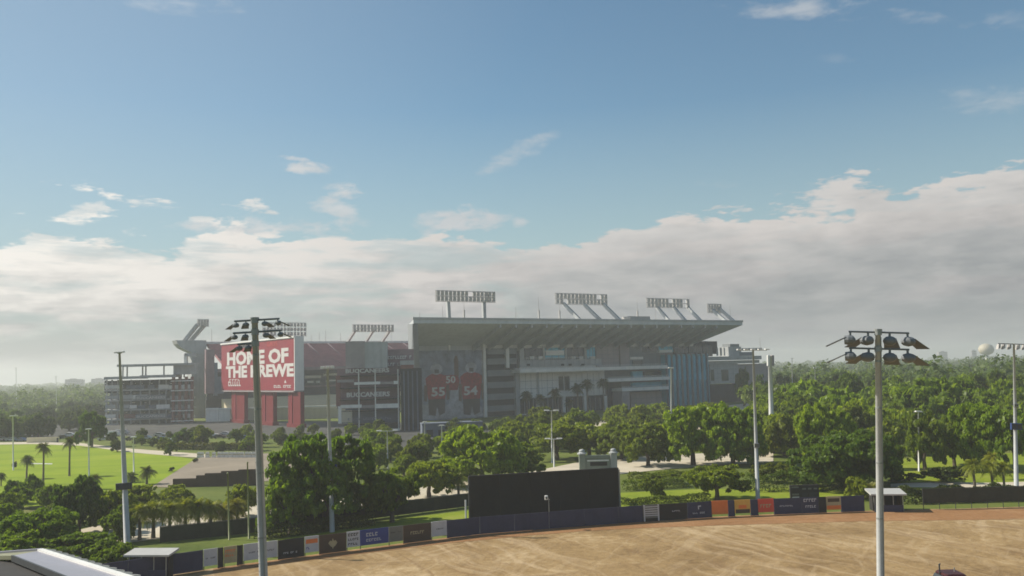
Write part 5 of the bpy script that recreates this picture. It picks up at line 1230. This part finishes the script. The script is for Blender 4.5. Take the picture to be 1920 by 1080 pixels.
# small scoreboard behind the fence
b = G(1509, 941); d = b.y; t = thing('small_scoreboard', 'small black field scoreboard with pale blank panels behind the advert fence', 'scoreboard', (b.x, b.y, 0))
w = pxm(53, d); z1, z0 = zat(904, 1509, d), zat(932, 1509, d)
cab = MB().bevbox(-w / 2, w / 2, -.2, .2, z0, z1, .04).build('cabinet', 'charcoal_pad', t)
for x0, x1, u0, u1, m in ((.06, .30, .08, .26, 'ad_white'), (.06, .30, .34, .46, 'ad_grey'), (.40, .60, .1, .5, 'dark_void'), (.66, .94, .1, .5, 'dark_void'), (.05, .3, .82, .92, 'ad_grey'), (.42, .55, .70, .80, 'ad_grey'), (.62, .74, .70, .80, 'ad_grey'), (.82, .94, .70, .80, 'ad_grey')):
    MB().box(-w / 2 + w * x0, -w / 2 + w * x1, -.23, -.2, z0 + (z1 - z0) * u0, z0 + (z1 - z0) * u1).build('score_panel', m, cab)
for x in (-w * .35, w * .35): MB().tube([(x, .1, 0), (x, .1, z0 + .2)], .09, 8).build('post', 'steel', t)

# ================================================================== DUGOUTS, ROOF, TRACTOR
def dugout(px0, px1, yb, zr, label, depth_m, post=4):
    A, B = G(px0, yb), G(px1, yb); o = (A + B) / 2; L = (B - A).length; a = math.atan2(B.y - A.y, B.x - A.x)
    t = thing('dugout', label, 'dugout', (o.x, o.y, 0), a)
    MB().hexa([(-L / 2 - .5, -.5, zr), (L / 2 + .5, -.5, zr), (L / 2 + .5, depth_m + .4, zr + .25), (-L / 2 - .5, depth_m + .4, zr + .25), (-L / 2 - .5, -.5, zr + .2), (L / 2 + .5, -.5, zr + .2), (L / 2 + .5, depth_m + .4, zr + .5), (-L / 2 - .5, depth_m + .4, zr + .5)]).build('roof', 'shelter_roof', t)
    MB().box(-L / 2, L / 2, depth_m - .2, depth_m, 0, zr).build('back_wall', 'charcoal_pad', t)
    for s_ in (-1, 1): MB().box(s_ * L / 2 - .08, s_ * L / 2 + .08, .6, depth_m - .2, 0, zr - .01).build('side_wall', 'charcoal_pad', t)
    for i in range(post): x = -L / 2 + L * i / (post - 1); MB().tube([(x, -.1, 0), (x, -.1, zr)], .06, 8).build('post', 'steel', t)
    bn = MB().box(-L / 2 + .4, L / 2 - .4, depth_m - 1.1, depth_m - .6, .42, .5).build('bench', 'step_brown', t)
    for i in range(post): x = -L / 2 + .8 + (L - 1.6) * i / (post - 1); MB().box(x - .05, x + .05, depth_m - 1.0, depth_m - .7, 0, .42).build('bench_leg', 'steel', bn)
    MB().box(-L / 2, L / 2, -.16, -.06, .02, 1.0).build('front_rail', 'navy_pad', t)
dugout(243, 312, 1086, 2.5, 'white flat-roofed dugout at the left end of the outfield fence', 1.5)
dugout(1640, 1694, 960, 2.4, 'white flat-roofed shelter right of the tall right light pole', 3.0)

def metal_roof():
    a1, a2 = P(75, 1032, 48), P(262, 1090, 39.5)          # ridge
    b1, b2 = P(23, 1042, 47.2), P(140, 1088, 39.4)        # near eave line
    c1 = P(-60, 1042, 50)
    o = a1; t = thing('roofed_stand', 'metal-roofed grandstand in the lower left corner with a white ridge cap', 'building', (o.x, o.y, 0))
    L = lambda v, dz=0: (v.x - o.x, v.y - o.y, v.z + dz)
    dn = Vector((0, 0, -.25))
    def slab(p, q, r, s, th, name, m): return MB().hexa([L(p, -th), L(q, -th), L(r, -th), L(s, -th), L(p), L(q), L(r), L(s)]).build(name, m, t)
    slab(b1, b2, a2, a1, .22, 'roof_sheet', 'roof_metal')
    f1, f2 = a1 + Vector((.45, .7, -.22)), a2 + Vector((.45, .7, -.22))
    back = slab(a1 + Vector((.05, .05, -.02)), a2 + Vector((.05, .05, -.02)), f2, f1, .2, 'roof_sheet', 'roof_side')
    n = 15
    for i in range(n):
        u = i / (n - 1); p, q = a1.lerp(a2, u), f1.lerp(f2, u); MB().bar(L(p, .04), L(q, .05), .16, .12).build('seam', 'roof_cap', back)
    MB().bar(L(a1, .03), L(a2, .03), .26, .12).build('ridge_cap', 'roof_cap', t)
    g = slab(c1 + Vector((0, 0, 0)), b1, a1, P(-60, 1036, 52), .2, 'roof_sheet', 'roof_side'); MB().bar(L(c1, .05), L(a1, .05), .2, .1).build('ridge_cap', 'roof_metal', t)
    MB().bar(L(b1, -.12), L(b2, -.12), .1, .3).build('fascia', 'dark_metal', t)
    # seats and dark wall below the roof
    w1, w2 = b1 + Vector((0.5, .9, -.3)), b2 + Vector((.5, .9, -.3))
    MB().hexa([(w1.x - o.x - 14, w1.y - o.y, 0), (w1.x - o.x, w1.y - o.y, 0), (w2.x - o.x, w2.y - o.y, 0), (w2.x - o.x - 14, w2.y - o.y - 4, 0), (w1.x - o.x - 14, w1.y - o.y, w1.z - .3), (w1.x - o.x, w1.y - o.y, w1.z - .1), (w2.x - o.x, w2.y - o.y, w2.z - .1), (w2.x - o.x - 14, w2.y - o.y - 4, w2.z - .3)]).build('wall', 'charcoal_pad', t)
    for i in range(5):
        z = w1.z - .5 - i * .42; x0 = w1.x - o.x - 13
        MB().bar((x0, w1.y - o.y - 1.6 - i * .5, z), (w2.x - o.x - 1.2, w2.y - o.y - 2.0 - i * .5, z), .1, .1).build('rail', 'grey_wall', t)
    MB().bar((w1.x - o.x - .8, w1.y - o.y - 3, 0), (w1.x - o.x - .8, w1.y - o.y - 3, w1.z - 1.2), .09).build('rail_post', 'pale_wall', t)
metal_roof()

def tractor():
    p = P(1780, 1072, 80); t = thing('tractor', 'dark red tractor at the bottom edge of the dirt, only its hood and exhaust showing', 'tractor', (p.x, p.y, 0))
    zt = p.z
    hood = MB().bevbox(-.82, .98, -1.1, 1.0, zt - 1.1, zt, .12).build('hood', 'tractor_red', t)
    MB().hexa([(-1.5, -.9, zt - 1.1), (-.82, -.9, zt - 1.1), (-.82, .8, zt - 1.1), (-1.5, .8, zt - 1.1), (-1.0, -.8, zt - .2), (-.84, -.8, zt - .2), (-.84, .7, zt - .2), (-1.0, .7, zt - .2)]).build('grille', 'dark_metal', t)
    MB().tube([(-.85, 0, zt - .3), (-.85, 0, zt + .62)], .07, 8).build('exhaust_pipe', 'dark_metal', t); MB().tube([(-.9, 0, zt + .6), (-.74, 0, zt + .72)], .06, 8).build('exhaust_cap', 'dark_metal', t)
    MB().tube([(.45, 0, zt - .1), (.45, 0, zt + .36)], .05, 8).build('air_intake', 'steel', t)
    MB().bevbox(-.9, 1.2, -.6, .6, .5, zt - 1.1, .1).build('chassis', 'tractor_red', t)
    for x, r_ in ((-.9, .5), (1.1, .72)):
        for y in (-.85, .75):
            w = MB(); n = 18; vs = [(x + r_ * math.cos(2 * math.pi * i / n), y + dy, r_ + r_ * math.sin(2 * math.pi * i / n)) for dy in (-.2, .2) for i in range(n)]
            w.add(vs, [tuple(range(n)), tuple(reversed(range(n, 2 * n)))] + [((i + 1) % n, i, n + i, n + (i + 1) % n) for i in range(n)]); wo = w.build('wheel', 'rubber', t)
            MB().add([(x + r_ * .5 * math.cos(2 * math.pi * i / 10), y + (-.21 if y < 0 else .21), r_ + r_ * .5 * math.sin(2 * math.pi * i / 10)) for i in range(10)], [tuple(range(10))]).build('rim', 'white_metal', wo)
    MB().bevbox(1.3, 1.7, -.3, .3, .9, 1.25, .05).build('seat', 'dark_metal', t)
tractor()

# ================================================================== STEPPED WALL, BARRIERS, LOW WALL, CARS
def stepped_wall():
    b = G(400, 912); d = b.y; t = thing('stepped_wall', 'dark brown stepped retaining wall in front of the tan lot', 'wall', (b.x, b.y, 0))
    xs = [(325, 368, 894), (368, 384, 888), (384, 414, 884), (414, 446, 880), (446, 482, 877)]
    for x0, x1, yt in xs:
        MB().box(pxm(x0 - 400, d), pxm(x1 - 400, d), 0, .8, 0, max(.6, zat(yt, (x0 + x1) / 2, d))).build('wall_block', 'step_brown', t)
stepped_wall()
def barriers():
    b = G(385, 858); src = None
    for i, px in enumerate((373, 379, 389, 401, 411, 418, 425, 433, 440, 447, 454, 462, 469, 476)):
        p = G(px, 858); lab = 'one of the white road barriers lined up along the tan lot'
        if src is None:
            src = thing('road_barrier', lab, 'barrier', (p.x, p.y, 0), 0, 'white barriers along the tan lot')
            MB().prism([(-.55, 0), (.55, 0), (.5, .25), (.42, .5), (.40, 1.5), (-.40, 1.5), (-.42, .5), (-.5, .25)], -.3, .3).build('body', 'white_metal', src); MB().box(-.45, .45, -.33, -.301, .8, 1.0).build('stripe', 'ad_beige', src)
        else: copy_tree(src, (p.x, p.y, 0), rnd.uniform(-.2, .2), None, lab, 'barrier', 'white barriers along the tan lot')
barriers()
b = G(80, 830); d = b.y; t = thing('low_wall', 'cream low wall at the far edge of the lime lawn', 'wall', (b.x, b.y, 0))
for i in range(4): MB().box(pxm(-30 + 15 * i, d), pxm(-30.4 + 15 * (i + 1), d), 0, .5, 0, pxm(10, d)).build('wall_panel', 'cream_wall', t)
MB().box(pxm(26, d), pxm(29, d), -.05, -.01, 0, pxm(8, d)).build('door', 'dark_void', t)
def car(m, label, p, rz, kind='car', group=None):
    van = kind == 'van'; L, W, H = (5.2, 1.95, 2.1) if van else (4.6, 1.82, 1.45)
    t = thing('parked_van' if van else 'parked_car', label, kind, (p.x, p.y, 0), rz, group)
    prof = ([(-2.6, .35), (2.6, .35), (2.6, .95), (2.1, 1.15), (1.6, 2.05), (-2.5, 2.1), (-2.6, 1.9)] if van else [(-2.3, .32), (2.3, .32), (2.3, .72), (1.9, .86), (1.05, .95), (.35, 1.40), (-1.1, 1.45), (-1.85, 1.0), (-2.3, .9)])
    MB().prism(prof, -W / 2, W / 2).build('body', m, t)
    gp = [(1.5, 1.15), (1.4, 1.95), (.2, 1.95), (.2, 1.15)] if van else [(.95, .96), (.32, 1.34), (-1.05, 1.38), (-1.6, .98)]
    MB().prism(gp, -W / 2 - .01, -W / 2 - .004).build('side_window', 'glass_dark', t); MB().prism(gp, W / 2 + .004, W / 2 + .01).build('side_window', 'glass_dark', t)
    for x in (-1.4, 1.4):
        for y in (-W / 2 + .02, W / 2 - .02): MB().tube([(x, y - .1, .33), (x, y + .1, .33)], .33, 10).build('wheel', 'rubber', t)
    return t
r_ = random.Random(4)
cols = ['car_white', 'car_black', 'car_silver', 'car_black', 'car_blue', 'car_silver', 'car_black', 'car_white', 'car_red']
CN = {'car_white': 'white', 'car_black': 'black', 'car_silver': 'silver', 'car_blue': 'blue', 'car_red': 'red'}
for i, (px, y) in enumerate(((4, 826), (14, 822), (24, 827), (34, 818), (42, 828), (20, 814), (120, 822), (132, 818), (146, 822))):
    car(cols[i], CN[cols[i]] + ' car parked beyond the lime lawn, ' + ('far left', 'behind the far left ones', 'third from the left edge', 'in the back row', 'next to the cream low wall', 'at the back under the trees', 'right of the cream low wall', 'in the back right of the low wall', 'nearest the dark round tree')[i], G(px, y), r_.uniform(-.3, .3))
car('car_white', 'bright white van parked at the left foot of the ramp building', G(213, 818), .1, 'van'); car('car_silver', 'silver van beside the bright white van', G(229, 815), .1, 'van')
for i, (px, y, m) in enumerate(((248, 826, 'car_black'), (262, 832, 'car_black'), (276, 824, 'car_silver'), (290, 832, 'car_black'), (304, 826, 'car_blue'), (318, 832, 'car_black'), (332, 826, 'car_white'), (300, 818, 'car_silver'))):
    car(m, CN[m] + ' car parked before the ramp building, ' + ('just right of the vans', 'second right of the vans', 'between the two nearest black cars', 'middle of the front row', 'in the back row, middle', 'right end of the front row', 'right end by the pale pier', 'back row under the ramp floors')[i], G(px, y), r_.uniform(-.2, .2))
for i, (px, y, m, lab) in enumerate(((398, 818, 'car_white', 'white car parked below the left end of the beige wall'), (412, 822, 'car_black', 'black car parked left of the first red scoreboard leg'), (425, 816, 'car_silver', 'silver car parked behind the black one by the first red leg'), (462, 824, 'car_blue', 'blue car parked just right of the first red scoreboard leg'), (350, 822, 'car_black', 'black car parked at the foot of the pale end pier'), (366, 828, 'car_silver', 'silver car parked in front of the pale end pier'), (184, 822, 'car_black', 'black car parked under the dark round tree'), (196, 826, 'car_silver', 'silver car parked just left of the bright white van'))):
    car(m, lab, G(px, y), r_.uniform(-.3, .3))
# far white roofs, skyline
for px, y, w_, h_, lab, m in ((59, 768, 7, 8, 'tiny bright white roofed shed among the far left trees', 'white_metal'), (84, 764, 7, 7, 'second tiny bright roofed shed among the far left trees', 'white_metal'), (118, 768, 14, 4, 'long low pale roof among the far left trees', 'pale_wall')):
    b = G(px, hor(px) + 22 * FPX / 620); d = 620; zt_ = max(4.0, CAM.z - (y - h_ / 2 - hor(px)) / FPX * d); t = thing('far_shed', lab, 'shed', (b.x, b.y, 0)); w2 = pxm(w_, d)
    MB().box(-w2 / 2, w2 / 2, 0, w2, 0, zt_ - 1.2).build('wall', m, t); MB().prism([(-w2 / 2 - .3, zt_ - 1.19), (w2 / 2 + .3, zt_ - 1.19), (0, zt_ + .6)], -.3, w2 + .3).build('roof', m, t)
def tower(px0, px1, yt, depth, label, storeys):
    a, b = P(px0, 700, depth), P(px1, 700, depth); w = b.x - a.x; z = CAM.z - (yt - hor((px0 + px1) / 2)) / FPX * depth
    t = thing('office_tower', label, 'building', ((a.x + b.x) / 2, depth, 0)); MB().box(-w / 2, w / 2, 0, w * .5, 0, z).build('wall', 'far_tower', t)
    for i in range(storeys):
        zz = z - (i + .75) * z / storeys; MB().box(-w / 2 + .5, w / 2 - .5, -.2, .1, zz, zz + z / storeys * .45).build('window_band', 'glass_dark', t)
    MB().box(-w * .2, w * .2, w * .1, w * .35, z, z + z * .06).build('roof_plant', 'far_tower', t)
tower(122, 147, 711, 1900, 'wide mauve office block on the left skyline', 7); tower(147.5, 157, 712, 1920, 'narrow office wing joined to the wide mauve block on the left skyline', 7); tower(171, 194, 710, 2000, 'second grey office block on the left skyline by the ramp building', 7)
tower(1763, 1779, 659.5, 2600, 'small far office block on the right skyline', 8); tower(1825, 1834, 657, 2500, 'narrow far block left of the water tower', 6)
c = P(1849, 655, 1500); t = thing('water_tower', 'white bulb-headed water tower on the right skyline', 'water tower', (c.x, c.y, 0)); R_ = pxm(13.5, 1500); zc = c.z
MB().lathe([(R_ * .35, zc - R_ * .75), (R_ * .8, zc - R_ * .55), (R_, zc - R_ * .15), (R_ * .98, zc + .15 * R_), (R_ * .8, zc + .5 * R_), (R_ * .45, zc + .72 * R_), (R_ * .05, zc + .8 * R_)], 24).build('tank', 'tank_cream', t, smooth=True)
MB().lathe([(R_ * .34, 0), (R_ * .22, zc * .5), (R_ * .24, zc - R_ * .9), (R_ * .36, zc - R_ * .74)], 16).build('stem', 'pale_wall', t, smooth=True)

# ================================================================== HAZE
hz = MB().box(-3990, 3990, -120, 4400, -1.0, 75.0).build('haze', 'concrete'); hz.data.materials.clear()
hm = bpy.data.materials.new('haze'); hm.use_nodes = True; hn = hm.node_tree.nodes; hn.clear()
ho = hn.new('ShaderNodeOutputMaterial'); hv = hn.new('ShaderNodeVolumePrincipled'); hm.node_tree.links.new(hv.outputs[0], ho.inputs['Volume'])
hv.inputs['Color'].default_value = (0.86, 0.88, 0.90, 1); hv.inputs['Density'].default_value = HAZE_DENSITY; hv.inputs['Anisotropy'].default_value = 0.25
hz.data.materials.append(hm); tag(hz, 'thin pale summer haze over the whole place', 'haze', kind='stuff')
